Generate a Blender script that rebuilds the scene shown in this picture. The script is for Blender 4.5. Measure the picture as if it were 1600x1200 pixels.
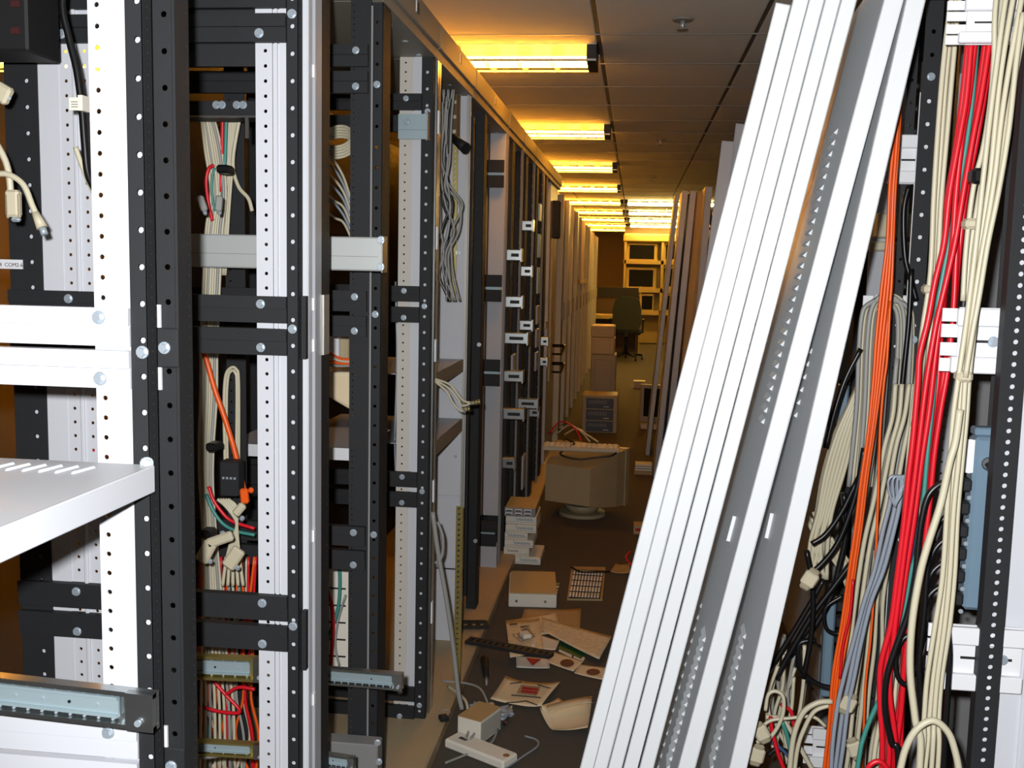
import bpy, math, random
import numpy as np
from mathutils import Vector, Matrix
random.seed(7)
scene = bpy.context.scene
for o in list(bpy.data.objects): bpy.data.objects.remove(o)
col = scene.collection

# ------------------------------------------------------------------ camera
F, CX, CY, HC = 1600., 800., 600., 1.5
Yd = np.array([(993-CX)/F, (422-CY)/F, 1.]); Yd /= np.linalg.norm(Yd)
ROLL = .0225
Zd = np.array([ROLL, -1, -(ROLL*Yd[0]-Yd[1])/Yd[2]]); Zd /= np.linalg.norm(Zd)
Xd = np.cross(Yd, Zd)
M = np.array([Xd, Yd, Zd])                       # rows: world axes in camera coordinates (x right, y down, z forward)
cam_d = bpy.data.cameras.new('camera'); cam = bpy.data.objects.new('camera', cam_d); col.objects.link(cam)
cam_d.sensor_width = 36; cam_d.lens = 36*F/1600; cam_d.clip_start = .02; cam_d.clip_end = 100
r_, d_, f_ = M[:, 0], M[:, 1], M[:, 2]
cam.matrix_world = Matrix(((r_[0], -d_[0], -f_[0], 0), (r_[1], -d_[1], -f_[1], 0), (r_[2], -d_[2], -f_[2], HC), (0, 0, 0, 1)))
scene.camera = cam

def on(px, py, ax, v):
    """the point where the sight line of a pixel meets the plane ax = v of the room"""
    d = M @ np.array([(px-CX)/F, (py-CY)/F, 1.]); c = np.array([0, 0, HC]); i = 'XYZ'.index(ax)
    return Vector(c + d*(v-c[i])/d[i])

# ------------------------------------------------------------------ light and exposure
scene.view_settings.view_transform = 'Standard'; scene.view_settings.look = 'None'
scene.view_settings.exposure = 0; scene.view_settings.gamma = 1; scene.view_settings.use_curve_mapping = False
w = bpy.data.worlds.new('world'); scene.world = w; w.use_nodes = True
w.node_tree.nodes['Background'].inputs[0].default_value = (.03, .027, .02, 1)
w.node_tree.nodes['Background'].inputs[1].default_value = .3
fl = bpy.data.lights.new('camera_flash', 'SPOT'); flo = bpy.data.objects.new('camera_flash', fl); col.objects.link(flo)
fl.energy = 208; fl.shadow_soft_size = .016; fl.spot_size = math.radians(95); fl.spot_blend = .55; fl.color = (.98, .99, 1.)
flo.location = (-.045, -.01, 1.55); flo.rotation_euler = (math.radians(84.5), 0, math.radians(3))
TUBE_STRENGTH = 50.

# ------------------------------------------------------------------ materials
def lin(c):
    return tuple(((v/255)/12.92 if v/255 <= .04045 else ((v/255+.055)/1.055)**2.4) for v in c)
MATS = {}
def mat(name, rgb, rough=.5, metal=0., var=.06, scale=9., bump=0., emit=None, bscale=200., coat=0.):
    m = bpy.data.materials.new(name); m.use_nodes = True; nt = m.node_tree; b = nt.nodes['Principled BSDF']
    c = lin(rgb)
    tc = nt.nodes.new('ShaderNodeTexCoord'); n = nt.nodes.new('ShaderNodeTexNoise'); n.inputs['Scale'].default_value = scale; n.inputs['Detail'].default_value = 4
    nt.links.new(tc.outputs['Object'], n.inputs['Vector'])
    mx = nt.nodes.new('ShaderNodeMix'); mx.data_type = 'RGBA'
    mx.inputs[6].default_value = tuple(v*(1-var) for v in c)+(1,); mx.inputs[7].default_value = tuple(min(1, v*(1+var)) for v in c)+(1,)
    nt.links.new(n.outputs['Fac'], mx.inputs[0]); nt.links.new(mx.outputs[2], b.inputs['Base Color'])
    b.inputs['Roughness'].default_value = rough; b.inputs['Metallic'].default_value = metal
    if coat: b.inputs['Coat Weight'].default_value = coat
    if bump:
        n2 = nt.nodes.new('ShaderNodeTexNoise'); n2.inputs['Scale'].default_value = bscale; nt.links.new(tc.outputs['Object'], n2.inputs['Vector'])
        bp = nt.nodes.new('ShaderNodeBump'); bp.inputs['Strength'].default_value = bump; bp.inputs['Distance'].default_value = .002
        nt.links.new(n2.outputs['Fac'], bp.inputs['Height']); nt.links.new(bp.outputs['Normal'], b.inputs['Normal'])
    if emit:
        b.inputs['Emission Color'].default_value = lin(emit[0])+(1,); b.inputs['Emission Strength'].default_value = emit[1]
    MATS[name] = m; return m
mat('black', (37, 38, 40), .6, 0, .08, 30, .25, None, 900)
MATS['black'].node_tree.nodes['Principled BSDF'].inputs['Specular IOR Level'].default_value = .3
mat('dark', (22, 22, 23), .6)
mat('dull_red', (60, 12, 12), .7)
mat('cream', (206, 200, 190), .45, 0, .03)
mat('white', (206, 208, 214), .38, 0, .02)
mat('panel_white', (226, 229, 231), .42, 0, .015, 4)
mat('grey', (176, 178, 184), .42, 0, .03)
mat('grey_steel', (188, 192, 190), .45, .15, .05)
mat('midgrey', (130, 130, 130), .5)
mat('header', (142, 136, 124), .55, .0, .05)
mat('alu', (186, 184, 176), .32, .55, .04)
mat('zinc', (185, 190, 190), .28, .95, .15, 40)
mat('zinc_blue', (160, 178, 184), .45, .35, .08, 12)
mat('brass_zinc', (196, 180, 110), .3, .85, .15, 20)
mat('chrome', (196, 208, 218), .3, .55, .05)
mat('beige', (196, 186, 160), .5, 0, .04)
mat('beige_dark', (150, 140, 116), .5, 0, .06)
mat('tan_base', (176, 156, 124), .55, 0, .1, 6)
mat('putty', (172, 156, 122), .5, 0, .05)
mat('carpet', (80, 74, 66), .95, 0, .28, 240, .8, None, 500)
mat('ceiling_tile', (224, 220, 210), .9, 0, .05, 260, .4, None, 300)
mat('grid', (150, 145, 135), .5)
mat('grid_dark', (84, 78, 68), .6)
mat('wall', (150, 130, 92), .8)
mat('cable_beige', (200, 192, 166), .42, 0, .04)
mat('cable_grey', (150, 150, 146), .45)
mat('cable_silver', (150, 160, 172), .3, .1)
mat('cable_red', (214, 22, 38), .38, 0, .08)
mat('cable_teal', (62, 138, 128), .42)
mat('cable_orange', (236, 92, 24), .4, 0, .06)
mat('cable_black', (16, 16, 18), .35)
mat('cable_blue', (60, 84, 120), .4)
mat('pdu_blue', (112, 136, 154), .4, .1, .04)
mat('bracket_white', (226, 227, 230), .45, 0, .02)
mat('paper', (232, 212, 176), .8, 0, .03)
mat('paper_white', (228, 222, 208), .8, 0, .03)
mat('kraft', (178, 150, 104), .8, 0, .06)
mat('ink', (70, 64, 60), .8)
mat('ink_blue', (120, 164, 196), .8)
mat('ink_red', (176, 30, 36), .7)
mat('ink_brown', (110, 60, 44), .7)
mat('pcb', (24, 84, 48), .45)
mat('rubber', (24, 25, 28), .55)
mat('screen', (12, 12, 13), .55)
MATS['screen'].node_tree.nodes['Principled BSDF'].inputs['Specular IOR Level'].default_value = .15
mat('grazing_grey', (202, 202, 205), .45, 0, .03)
mat('navy', (70, 80, 98), .5)
mat('chair_fabric', (38, 44, 42), .9)
mat('wood_yellow', (196, 170, 96), .6, 0, .06)
mat('brown', (96, 74, 46), .7)
mat('rusty', (150, 100, 40), .7)
mat('plastic_film', (190, 196, 200), .12, 0, .05)
pf = MATS['plastic_film'].node_tree.nodes['Principled BSDF']; pf.inputs['Transmission Weight'].default_value = .8; pf.inputs['Alpha'].default_value = .55
mat('tube', (255, 240, 210), .5, 0, 0, 9, 0, ((255, 168, 48), TUBE_STRENGTH))
mat('tube_far', (255, 240, 210), .5, 0, 0, 9, 0, ((255, 214, 120), TUBE_STRENGTH*1.6))
mat('reflector', (235, 225, 205), .25, .3, .02)
def printed(name, base, inkc, scale, amount=.45):
    m = mat(name, base, .8, 0, .03); nt = m.node_tree; b = nt.nodes['Principled BSDF']
    tc = nt.nodes.new('ShaderNodeTexCoord'); wv = nt.nodes.new('ShaderNodeTexWave'); wv.wave_type = 'BANDS'; wv.bands_direction = 'Y'; wv.inputs['Scale'].default_value = scale; wv.inputs['Distortion'].default_value = .3
    nz = nt.nodes.new('ShaderNodeTexNoise'); nz.inputs['Scale'].default_value = 60
    nt.links.new(tc.outputs['Object'], wv.inputs['Vector']); nt.links.new(tc.outputs['Object'], nz.inputs['Vector'])
    mt = nt.nodes.new('ShaderNodeMath'); mt.operation = 'MULTIPLY'; nt.links.new(wv.outputs['Fac'], mt.inputs[0]); nt.links.new(nz.outputs['Fac'], mt.inputs[1])
    rp = nt.nodes.new('ShaderNodeValToRGB'); rp.color_ramp.elements[0].position = .42; rp.color_ramp.elements[0].color = (0, 0, 0, 1); rp.color_ramp.elements[1].position = .5; rp.color_ramp.elements[1].color = (amount,)*3+(1,)
    nt.links.new(mt.outputs[0], rp.inputs[0])
    old = b.inputs['Base Color'].links[0].from_socket; mx = nt.nodes.new('ShaderNodeMix'); mx.data_type = 'RGBA'
    nt.links.new(rp.outputs[0], mx.inputs[0]); nt.links.new(old, mx.inputs[6]); mx.inputs[7].default_value = lin(inkc)+(1,)
    nt.links.new(mx.outputs[2], b.inputs['Base Color'])
printed('paper_print', (232, 212, 176), (110, 96, 80), 26)

# ------------------------------------------------------------------ mesh helpers
ORG = {}
class MB:
    def __init__(s): s.v = []; s.f = []; s.sm = []
    def add(s, vs, fs, smooth=False):
        o = len(s.v); s.v += [tuple(x) for x in vs]; s.f += [tuple(i+o for i in q) for q in fs]; s.sm += [smooth]*len(fs); return s
    def box(s, x0, x1, y0, y1, z0, z1):
        x0, x1 = sorted((x0, x1)); y0, y1 = sorted((y0, y1)); z0, z1 = sorted((z0, z1))
        return s.add([(x0,y0,z0),(x1,y0,z0),(x1,y1,z0),(x0,y1,z0),(x0,y0,z1),(x1,y0,z1),(x1,y1,z1),(x0,y1,z1)],
                     [(0,3,2,1),(4,5,6,7),(0,1,5,4),(1,2,6,5),(2,3,7,6),(3,0,4,7)])
    def bbox(s, x0, x1, y0, y1, z0, z1, b=.004):
        """box with chamfered edges"""
        x0, x1 = sorted((x0, x1)); y0, y1 = sorted((y0, y1)); z0, z1 = sorted((z0, z1)); b = min(b, (x1-x0)*.4, (y1-y0)*.4, (z1-z0)*.4)
        c = Vector(((x0+x1)/2, (y0+y1)/2, (z0+z1)/2)); h = ((x1-x0)/2, (y1-y0)/2, (z1-z0)/2)
        vs = []; idx = {}
        for sx in (-1, 1):
            for sy in (-1, 1):
                for sz in (-1, 1):
                    for a in range(3):
                        p = [h[0]*sx, h[1]*sy, h[2]*sz]
                        for k in range(3):
                            if k != a: p[k] -= b*(sx, sy, sz)[k]
                        idx[(sx, sy, sz, a)] = len(vs); vs.append(c+Vector(p))
        fs = []
        S = [(-1,-1), (1,-1), (1,1), (-1,1)]
        for a in range(3):
            for sg in (-1, 1):
                q = []
                for (u, v) in S:
                    k = [0, 0, 0]; k[a] = sg; k[(a+1)%3] = u; k[(a+2)%3] = v; q.append(idx[(*k, a)])
                fs.append(q if sg > 0 else q[::-1])
        for a in range(3):
            b1, b2 = (a+1)%3, (a+2)%3
            for u in (-1, 1):
                for v in (-1, 1):
                    k0 = [0]*3; k1 = [0]*3; k0[a] = -1; k1[a] = 1; k0[b1] = k1[b1] = u; k0[b2] = k1[b2] = v
                    q = [idx[(*k0, b1)], idx[(*k1, b1)], idx[(*k1, b2)], idx[(*k0, b2)]]
                    fs.append(q[::-1] if u*v > 0 else q)
        for sx in (-1, 1):
            for sy in (-1, 1):
                for sz in (-1, 1):
                    q = [idx[(sx, sy, sz, a)] for a in range(3)]; fs.append(q if sx*sy*sz > 0 else q[::-1])
        return s.add(vs, fs)
    def obox(s, o, u, v, n):
        o, u, v, n = map(Vector, (o, u, v, n))
        vs = [o, o+u, o+u+v, o+v, o+n, o+u+n, o+u+v+n, o+v+n]
        fs = [(0,3,2,1),(4,5,6,7),(0,1,5,4),(1,2,6,5),(2,3,7,6),(3,0,4,7)]
        if u.cross(v).dot(n) < 0: fs = [q[::-1] for q in fs]
        return s.add(vs, fs)
    def cyl(s, p0, p1, r0, r1=None, n=10, smooth=True):
        p0, p1 = Vector(p0), Vector(p1); r1 = r0 if r1 is None else r1; d = (p1-p0).normalized()
        a = d.orthogonal().normalized(); b = d.cross(a)
        vs = []
        for p, r in ((p0, r0), (p1, r1)):
            for i in range(n):
                t = 2*math.pi*i/n; vs.append(p+(a*math.cos(t)+b*math.sin(t))*r)
        s.add(vs, [(i, (i+1)%n, n+(i+1)%n, n+i) for i in range(n)], smooth)
        o = len(s.v)-2*n
        s.f += [tuple(o+i for i in range(n))[::-1], tuple(o+n+i for i in range(n))]; s.sm += [False, False]; return s
    def tube(s, pts, r, n=6):
        pts = [Vector(p) for p in pts]; N = len(pts); vs = []; up = None
        for i, p in enumerate(pts):
            d = (pts[min(i+1, N-1)]-pts[max(i-1, 0)]).normalized()
            a = d.orthogonal().normalized() if up is None else (up-d*up.dot(d)).normalized()
            up = a; b = d.cross(a)
            for k in range(n):
                t = 2*math.pi*k/n; vs.append(p+(a*math.cos(t)+b*math.sin(t))*r)
        fs = [(i*n+k, i*n+(k+1)%n, (i+1)*n+(k+1)%n, (i+1)*n+k) for i in range(N-1) for k in range(n)]
        s.add(vs, fs, True); o = len(s.v)-N*n
        s.f += [tuple(o+k for k in range(n))[::-1], tuple(o+(N-1)*n+k for k in range(n))]; s.sm += [False, False]; return s
    def perf(s, o, u, v, wd, L, pitch, d, hu=None, t=.002, ph=None, nseg=10):
        """plate wd x L from o along u (width) and v (length) with one column of round holes; thickness t behind"""
        o, u, v = Vector(o), Vector(u).normalized(), Vector(v).normalized(); n = u.cross(v)      # front normal
        hu = wd/2 if hu is None else hu; ph = pitch/2 if ph is None else ph
        N = int(L/pitch); r = d/2; vs = []; fs = []
        def cell(v0, v1, hc):
            b = [(0, v0), (wd, v0), (wd, v1), (0, v1)]
            ang = sorted([(2*math.pi*k/nseg+.013) % (2*math.pi) for k in range(nseg)]+[math.atan2(y-hc, x-hu) % (2*math.pi) for x, y in b])
            st = len(vs); m = len(ang)
            for layer in (0, -t):
                for a in ang:
                    c, sn = math.cos(a), math.sin(a); tt = min([( (wd-hu)/c if c > 1e-9 else (-hu/c if c < -1e-9 else 9e9)), ((v1-hc)/sn if sn > 1e-9 else ((v0-hc)/sn if sn < -1e-9 else 9e9))])
                    vs.append(o+u*(hu+c*r)+v*(hc+sn*r)+n*layer); vs.append(o+u*(hu+c*tt)+v*(hc+sn*tt)+n*layer)
            for k in range(m):
                k2 = (k+1) % m; i0, o0, i1, o1 = st+2*k, st+2*k+1, st+2*k2, st+2*k2+1; B = 2*m
                fs.append((i0, o0, o1, i1)); fs.append((i1+B, o1+B, o0+B, i0+B)); fs.append((i0, i1, i1+B, i0+B))
        for k in range(N): cell(k*pitch, (k+1)*pitch if k < N-1 else L, k*pitch+ph)
        s.add(vs, fs)
        # rim
        p = [o, o+u*wd, o+u*wd+v*L, o+v*L]; q = [x-n*t for x in p]
        s.add(p+q, [(i, i+4, (i+1) % 4+4, (i+1) % 4) for i in range(4)]); return s
    def build(s, name, m, parent=None):
        og = ORG[parent.name] if parent else None
        if og is None:
            xs = np.array(s.v); og = Vector(((xs[:,0].min()+xs[:,0].max())/2, (xs[:,1].min()+xs[:,1].max())/2, xs[:,2].min()))
        me = bpy.data.meshes.new(name); me.from_pydata([tuple(Vector(p)-og) for p in s.v], [], s.f)
        me.polygons.foreach_set('use_smooth', s.sm); me.materials.append(MATS[m]); me.update()
        o = bpy.data.objects.new(name, me); col.objects.link(o); ORG[o.name] = og
        if parent: o.parent = parent
        else: o.location = og
        return o
def bx(name, m, parent, *a, b=0):
    return (MB().bbox(*a, b) if b else MB().box(*a)).build(name, m, parent)
def thing(name, label, cat, loc, group=None):
    o = bpy.data.objects.new(name, None); col.objects.link(o); o.location = loc; ORG[o.name] = Vector(loc); o.empty_display_size = .05
    return tag(o, label, cat, group)
def tag(o, label, cat, group=None):
    o['label'] = label; o['category'] = cat
    if group: o['group'] = group
    return o
def struct(o): o['kind'] = 'structure'; return o
def share(src, parent, loc):
    """a copy of a small part mesh under parent at a world position"""
    c = bpy.data.objects.new(src.name.split('.')[0], src.data); col.objects.link(c); c.parent = parent; c.location = Vector(loc)-ORG[parent.name]; return c
def spline(pts, k=6):
    pts = [Vector(p) for p in pts]
    if len(pts) < 3: return pts
    out = []; P = [pts[0]*2-pts[1]]+pts+[pts[-1]*2-pts[-2]]
    for i in range(1, len(P)-2):
        a, b, c, d = P[i-1:i+3]
        for j in range(k):
            t = j/k; out.append(.5*((2*b)+(c-a)*t+(2*a-5*b+4*c-d)*t*t+(3*b-a-3*c+d)*t**3))
    return out+[pts[-1]]

# bolt head mesh shared by every frame (axis -Y)
_b = MB().cyl((0, 0, 0), (0, -.002, 0), .0095, .0085, 12).cyl((0, -.002, 0), (0, -.007, 0), .0068, .006, 6, False)
bolt_me = bpy.data.meshes.new('bolt'); bolt_me.from_pydata([tuple(p) for p in _b.v], [], _b.f); bolt_me.polygons.foreach_set('use_smooth', _b.sm); bolt_me.materials.append(MATS['chrome'])
def bolt(parent, loc, rz=0, name='bolt'):
    c = bpy.data.objects.new(name, bolt_me); col.objects.link(c); c.parent = parent; c.location = Vector(loc)-ORG[parent.name]; c.rotation_euler.z = rz; return c

# ------------------------------------------------------------------ room shell
CZ = 2.42; XL, XR, YB, YF = -3.6, 3.0, -1.2, 26.
fl_ = struct(bx('floor', 'carpet', None, XL, XR, YB, YF, -.1, 0))
struct(bx('wall_back', 'wall', None, XL, XR, YF, YF+.1, 0, CZ+.3))
struct(bx('wall_front', 'wall', None, XL, XR, YB-.1, YB, 0, CZ+.3))
struct(bx('wall_left', 'wall', None, XL-.1, XL, YB, YF, 0, CZ+.3))
struct(bx('wall_right', 'wall', None, XR, XR+.1, YB, YF, 0, CZ+.3))
ceil = struct(bx('ceiling', 'grid_dark', None, XL, XR, YB, YF, CZ+.11, CZ+.2))
PX_, PY_ = .61, .585; GX = [-.18+PX_*k for k in range(-6, 6)]; GY0 = 4.18
LIGHTS = {}                                       # tile cells that hold a fitting
for k in range(9): LIGHTS[(4, k*4)] = 1; LIGHTS[(5, k*4)] = 1
for k in (4, 5, 6, 7): LIGHTS[(6, k*4)] = 1; LIGHTS[(7, k*4)] = 1
for k in (0, 2): LIGHTS[(1, k*4)] = 1; LIGHTS[(2, k*4)] = 1
def tilemesh(w_, h_):
    m = MB().bbox(-w_/2, w_/2, -h_/2, h_/2, 0, .012, .004); me = bpy.data.meshes.new('tile'); me.from_pydata([tuple(p) for p in m.v], [], m.f); me.materials.append(MATS['ceiling_tile']); return me
T_full = tilemesh(PX_-.016, PY_-.008); T_half = tilemesh(PX_-.016, .155)
far = MB()
for i in range(len(GX)-1):
    xc = (GX[i]+GX[i+1])/2
    for j in range(-9, 37):
        y0 = GY0+PY_*j; yc = y0+PY_/2
        def put(me, yy):
            o = bpy.data.objects.new('tile', me); col.objects.link(o); o.parent = ceil; o.location = Vector((xc, yy, CZ))-ORG[ceil.name]
        lit = LIGHTS.get((i, j))
        near = (3 <= i <= 8 and -1 <= j <= 24)
        if lit: ys = [(y0+.08, .155), (y0+PY_-.08, .155)]
        else: ys = [(yc, PY_-.008)]
        for yy, h_ in ys:
            if near: put(T_half if lit else T_full, yy)
            else: far.box(xc-PX_/2+.008, xc+PX_/2-.008, yy-h_/2, yy+h_/2, CZ, CZ+.012)
o = far.build('far_tiles', 'ceiling_tile', ceil); o['kind'] = 'stuff'
gr = MB()
for x in GX: gr.box(x-.007, x+.007, YB, YF, CZ+.002, CZ+.02)
gr.build('grid_rail', 'grid_dark', ceil)
gr = MB()
for j in range(-9, 38): gr.box(GX[0], GX[-1], GY0+PY_*j-.005, GY0+PY_*j+.005, CZ-.0015, CZ+.015)
gr.build('cross_rail', 'grid', ceil)

# ceiling fittings: open louvred fluorescent troughs
def fitting(x1, yc, label, group, tubem='tube', x0=None):
    x0 = x1-2*PX_+.02 if x0 is None else x0; w2 = .125
    t = thing('ceiling_light', label, 'light', ((x0+x1)/2, yc, CZ), group)
    MB().box(x0, x1, yc-w2, yc+w2, CZ+.075, CZ+.085).box(x0, x1, yc-w2-.004, yc-w2, CZ-.002, CZ+.08).box(x0, x1, yc+w2, yc+w2+.004, CZ-.002, CZ+.08).build('housing', 'reflector', t)
    for sgn in (-1, 1): bx('side_rail', 'alu', t, x0, x1, yc+sgn*w2-.006, yc+sgn*w2+.006, CZ-.068, CZ-.06)
    for xe in (x0, x1-.04): bx('end_plate', 'dark', t, xe, xe+.04, yc-w2, yc+w2, CZ-.068, CZ+.07)
    for sy in (-.055, .055): MB().cyl((x0+.04, yc+sy, CZ-.048), (x1-.04, yc+sy, CZ-.048), .013, None, 8).build('tube', tubem, t)
    nb = 8
    for k in range(1, nb):
        xb = x1-.04-(x1-x0-.08)*k/nb
        MB().add([(xb-.012, yc-w2, CZ-.066), (xb-.018, yc, CZ-.064), (xb+.012, yc+w2, CZ-.066), (xb+.03, yc+w2, CZ+.03), (xb+.008, yc, CZ+.03), (xb+.006, yc-w2, CZ+.03)], [(0, 1, 4, 5), (1, 2, 3, 4)]).build('louvre_blade', 'reflector', t)
    return t
ORD = ('first', 'second', 'third', 'fourth', 'fifth', 'sixth', 'seventh', 'eighth', 'ninth')
for k in range(9):
    fitting(GX[6]-.012, GY0+PY_*(4*k+.5), 'louvred ceiling light above the left racks, '+ORD[k]+' along from the white sided rack', 'ceiling lights over the left racks')
for k in (4, 5, 6, 7):
    fitting(GX[8]-.012, GY0+PY_*(4*k+.5), 'bright white ceiling light over the far aisle, '+ORD[k-4]+' of four towards the monitor shelves', 'ceiling lights over the far aisle', 'tube_far')
for k in (0, 2):
    fitting(GX[3]-.012, GY0+PY_*(4*k+.5), 'ceiling light behind the open racks by the tan wall, '+('nearer the shelf rack' if k == 0 else 'farther along'), 'ceiling lights behind the racks')
for n, y in enumerate((3.94, 7.45, 10.44)):
    t = thing('sprinkler', ['sprinkler head in the ceiling tile above the nearest leaning panels', 'sprinkler head in the ceiling, second from the leaning panels', 'sprinkler head in the ceiling, farthest along the aisle'][n], 'sprinkler', (.14, y, CZ))
    MB().cyl((.14, y, CZ), (.14, y, CZ-.006), .042, .036, 16).build('escutcheon', 'header', t)
    MB().cyl((.14, y, CZ-.006), (.14, y, CZ-.034), .009, .007, 8).build('nozzle', 'chrome', t)
    MB().cyl((.14, y, CZ-.034), (.14, y, CZ-.038), .02, .022, 12).build('deflector', 'header', t)

# ------------------------------------------------------------------ base the left racks stand on
Z0 = .05
struct(bx('trim_1', 'tan_base', None, -1.35, -.555, -.4, 8.6, 0, Z0, b=.006))

# ------------------------------------------------------------------ left row of racks
XF = -.62                                          # plane of the rack fronts
ZT = 2.12                                          # underside of the headers
RAILS = (.10, .80, 1.38, 1.955)
LG = 'open equipment racks in the left row'
def strip_y(root, name, m, x0, x1, y, pitch, d, hu=None, z0=Z0, z1=ZT, t=.002, ph=None):      # plate facing the camera (-Y)
    return MB().perf((x0, y, z0), (1, 0, 0), (0, 0, 1), x1-x0, z1-z0, pitch, d, hu, t, ph).build(name, m, root)
def strip_x(root, name, m, x, y0, y1, pitch, d, hu=None, z0=Z0, z1=ZT, t=.002, ph=None):      # plate facing the aisle (+X)
    return MB().perf((x, y0, z0), (0, 1, 0), (0, 0, 1), y1-y0, z1-z0, pitch, d, hu, t, ph).build(name, m, root)
def rail(root, m, x0, x1, y, zc, h=.05, lip=.003):
    mb = MB().box(x0, x1, y-.004, y+.012, zc-h/2, zc+h*.02).box(x0, x1, y-.004-lip, y+.012, zc+h*.04, zc+h/2).box(x0, x1, y-.001, y+.012, zc+h*.02, zc+h*.04)
    return mb.build('side_rail', m, root)
def rail_pair(root, m, x0, x1, y, zc, xb=(), gap=.011, h=.05):
    for s in (1, -1):
        zz = zc+s*(h+gap)/2; r = rail(root, m, x0, x1, y, zz, h)
        for x in xb: bolt(root, (x, y-.007, zc+s*.041))
def header(root, y0, y1, slots=True):
    h = MB().bbox(XF-.002, XF+.012, y0, y1, 2.15, 2.225, .003).box(XF-.1, XF+.004, y0, y1, 2.12, 2.15).box(XF-.5, XF-.1, y0, y1, 2.12, 2.13).build('header_panel', 'header', root)
    for k in range(4):
        y = y0+.06+(y1-y0-.12)*k/3; bolt(h, (XF-.04, y, 2.119)).rotation_euler = (-math.pi/2, 0, 0)
    if slots:
        bx('slot_insert', 'dark', h, XF+.0119, XF+.0128, (y0+y1)/2, (y0+y1)/2+.03, 2.175, 2.205)
        bx('slot_insert', 'bracket_white', h, XF+.0119, XF+.0135, (y0+y1)/2-.012, (y0+y1)/2, 2.175, 2.205)

# --- nearest rack: white side frame, shelf, slide
t = thing('equipment_rack', 'nearest black open rack with white side rails, shelf and drawer slide', 'rack', (-.9, 1.0, Z0), LG)
Y = 1.30
strip_y(t, 'front_post', 'black', -.668, -.644, Y, .0488, .0088, .0165)
strip_x(t, 'front_post', 'black', -.6435, Y, Y+.024, .0145, .0034)
strip_y(t, 'mounting_post', 'white', -.722, -.668, Y+.006, .0272, .007, .0125, Z0, ZT, .002, .010)
bx('inner_channel', 'white', t, -.668, -.648, Y+.022, Y+.026, Z0, ZT)
strip_y(t, 'rear_post', 'white', -1.24, -1.18, Y+.006, .0272, .007)
for zc in RAILS: rail_pair(t, 'white', -1.24, -.668, Y, zc, (-.7095, -1.2), .006, .051)
strip_x(t, 'front_post', 'black', -.6435, .70, .724, .0145, .0034); bx('front_post', 'black', t, -.668, -.644, .70, .703, Z0, ZT)
bolt(t, (-.6515, Y-.001, 1.376))
header(t, .7, 1.335)
sh = thing('rack_shelf', 'pale vented shelf jutting from the nearest rack', 'shelf', (-.9, 1.0, 1.2))
a = MB(); zt = 1.226; Xs = -.632
a.box(-1.2, Xs, 1.244, 1.285, zt-.002, zt).box(-1.2, Xs, .72, 1.208, zt-.002, zt); ns = 14
xs = [-1.2+.005]; x = -1.10
cur = -1.2
for k in range(15):
    xk = -1.02+k*.0225; a.box(cur, xk, 1.208, 1.244, zt-.002, zt); cur = xk+.006
a.box(cur, Xs, 1.208, 1.244, zt-.002, zt)
a.build('top_sheet', 'grazing_grey', sh)  # top coloured greyer than the white flanges, standing in for grazing light
MB().bbox(Xs-.002, Xs+.002, .72, 1.285, zt-.037, zt, .0015).build('front_flange', 'white', sh)
MB().box(-1.2, Xs-.002, 1.283, 1.285, zt-.037, zt-.002).build('side_flange', 'white', sh)
for k in range(15):
    xk = -1.02+k*.0225; MB().add([(xk, 1.208, zt), (xk+.005, 1.208, zt), (xk+.014, 1.244, zt+.001), (xk+.009, 1.244, zt+.001), (xk+.0025, 1.208, zt+.003), (xk+.0115, 1.244, zt+.004)], [(0, 1, 4), (1, 2, 5, 4), (2, 3, 5), (3, 0, 4, 5), (0, 3, 2, 1)]).build('vent_louvre', 'white', sh)
bolt(t, (-.6415, 1.285, 1.228), .6)

def slide(name_label, p0, p1, h, group=None, m='zinc', holes=7, proud=-1):
    """telescopic drawer slide from p0 to p1 (horizontal), height h, seen side on"""
    p0, p1 = Vector(p0), Vector(p1); d = (p1-p0); L = d.length; d.normalize(); n = Vector((0, 0, 1)).cross(d); n *= proud   # towards viewer
    r = thing('drawer_slide', name_label, 'slide', (p0+p1)/2, group); up = Vector((0, 0, 1))
    def seg(a0, a1, z0, z1, d0, d1, mb): return mb.obox(p0+d*a0+up*z0+n*d0, d*(a1-a0), up*(z1-z0), n*(d1-d0))
    mb = MB(); seg(0, L, -h*.5, h*.5, -.006, -.004, mb); seg(0, L, h*.38, h*.5, -.004, .012, mb); seg(0, L, -h*.5, -h*.38, -.004, .012, mb); mb.build('outer_channel', m, r)
    mb = MB(); seg(0, L*.86, -h*.28, h*.28, -.001, .003, mb); seg(0, L*.86, h*.2, h*.28, .003, .007, mb); seg(0, L*.86, -h*.28, -h*.2, .003, .007, mb); mb.build('inner_member', 'zinc_blue', r)
    for k in range(holes):
        c = p0+d*(L*(.06+.72*k/max(1, holes-1)))+n*.003; MB().cyl(c, c+n*.0014, h*.045, None, 8).build('rivet', 'dark' if k % 3 == 0 else 'chrome', r)
    for k in range(holes*2):
        c = p0+d*(L*(.04+.8*k/(2*holes-1)))+up*h*.335+n*.001; MB().cyl(c, c+n*.004, h*.04, None, 6).build('ball_bearing', 'chrome', r)
        c = c-up*h*.67; MB().cyl(c, c+n*.004, h*.04, None, 6).build('ball_bearing', 'chrome', r)
    mb = MB(); seg(L*.9, L, -h*.5, h*.5, .002, .014, mb); mb.build('end_bracket', 'zinc', r)
    c = p0+d*(L*.95)+n*.014-up*h*.25; MB().cyl(c, c+n*.005, h*.09, None, 8).build('end_screw', 'chrome', r)
    return r
SG = 'galvanised drawer slides'
slide('long galvanised drawer slide below the vented shelf on the white rails', (-1.0, 1.255, .912), (-.618, 1.255, .897), .052, SG, 'zinc', 8)

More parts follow.
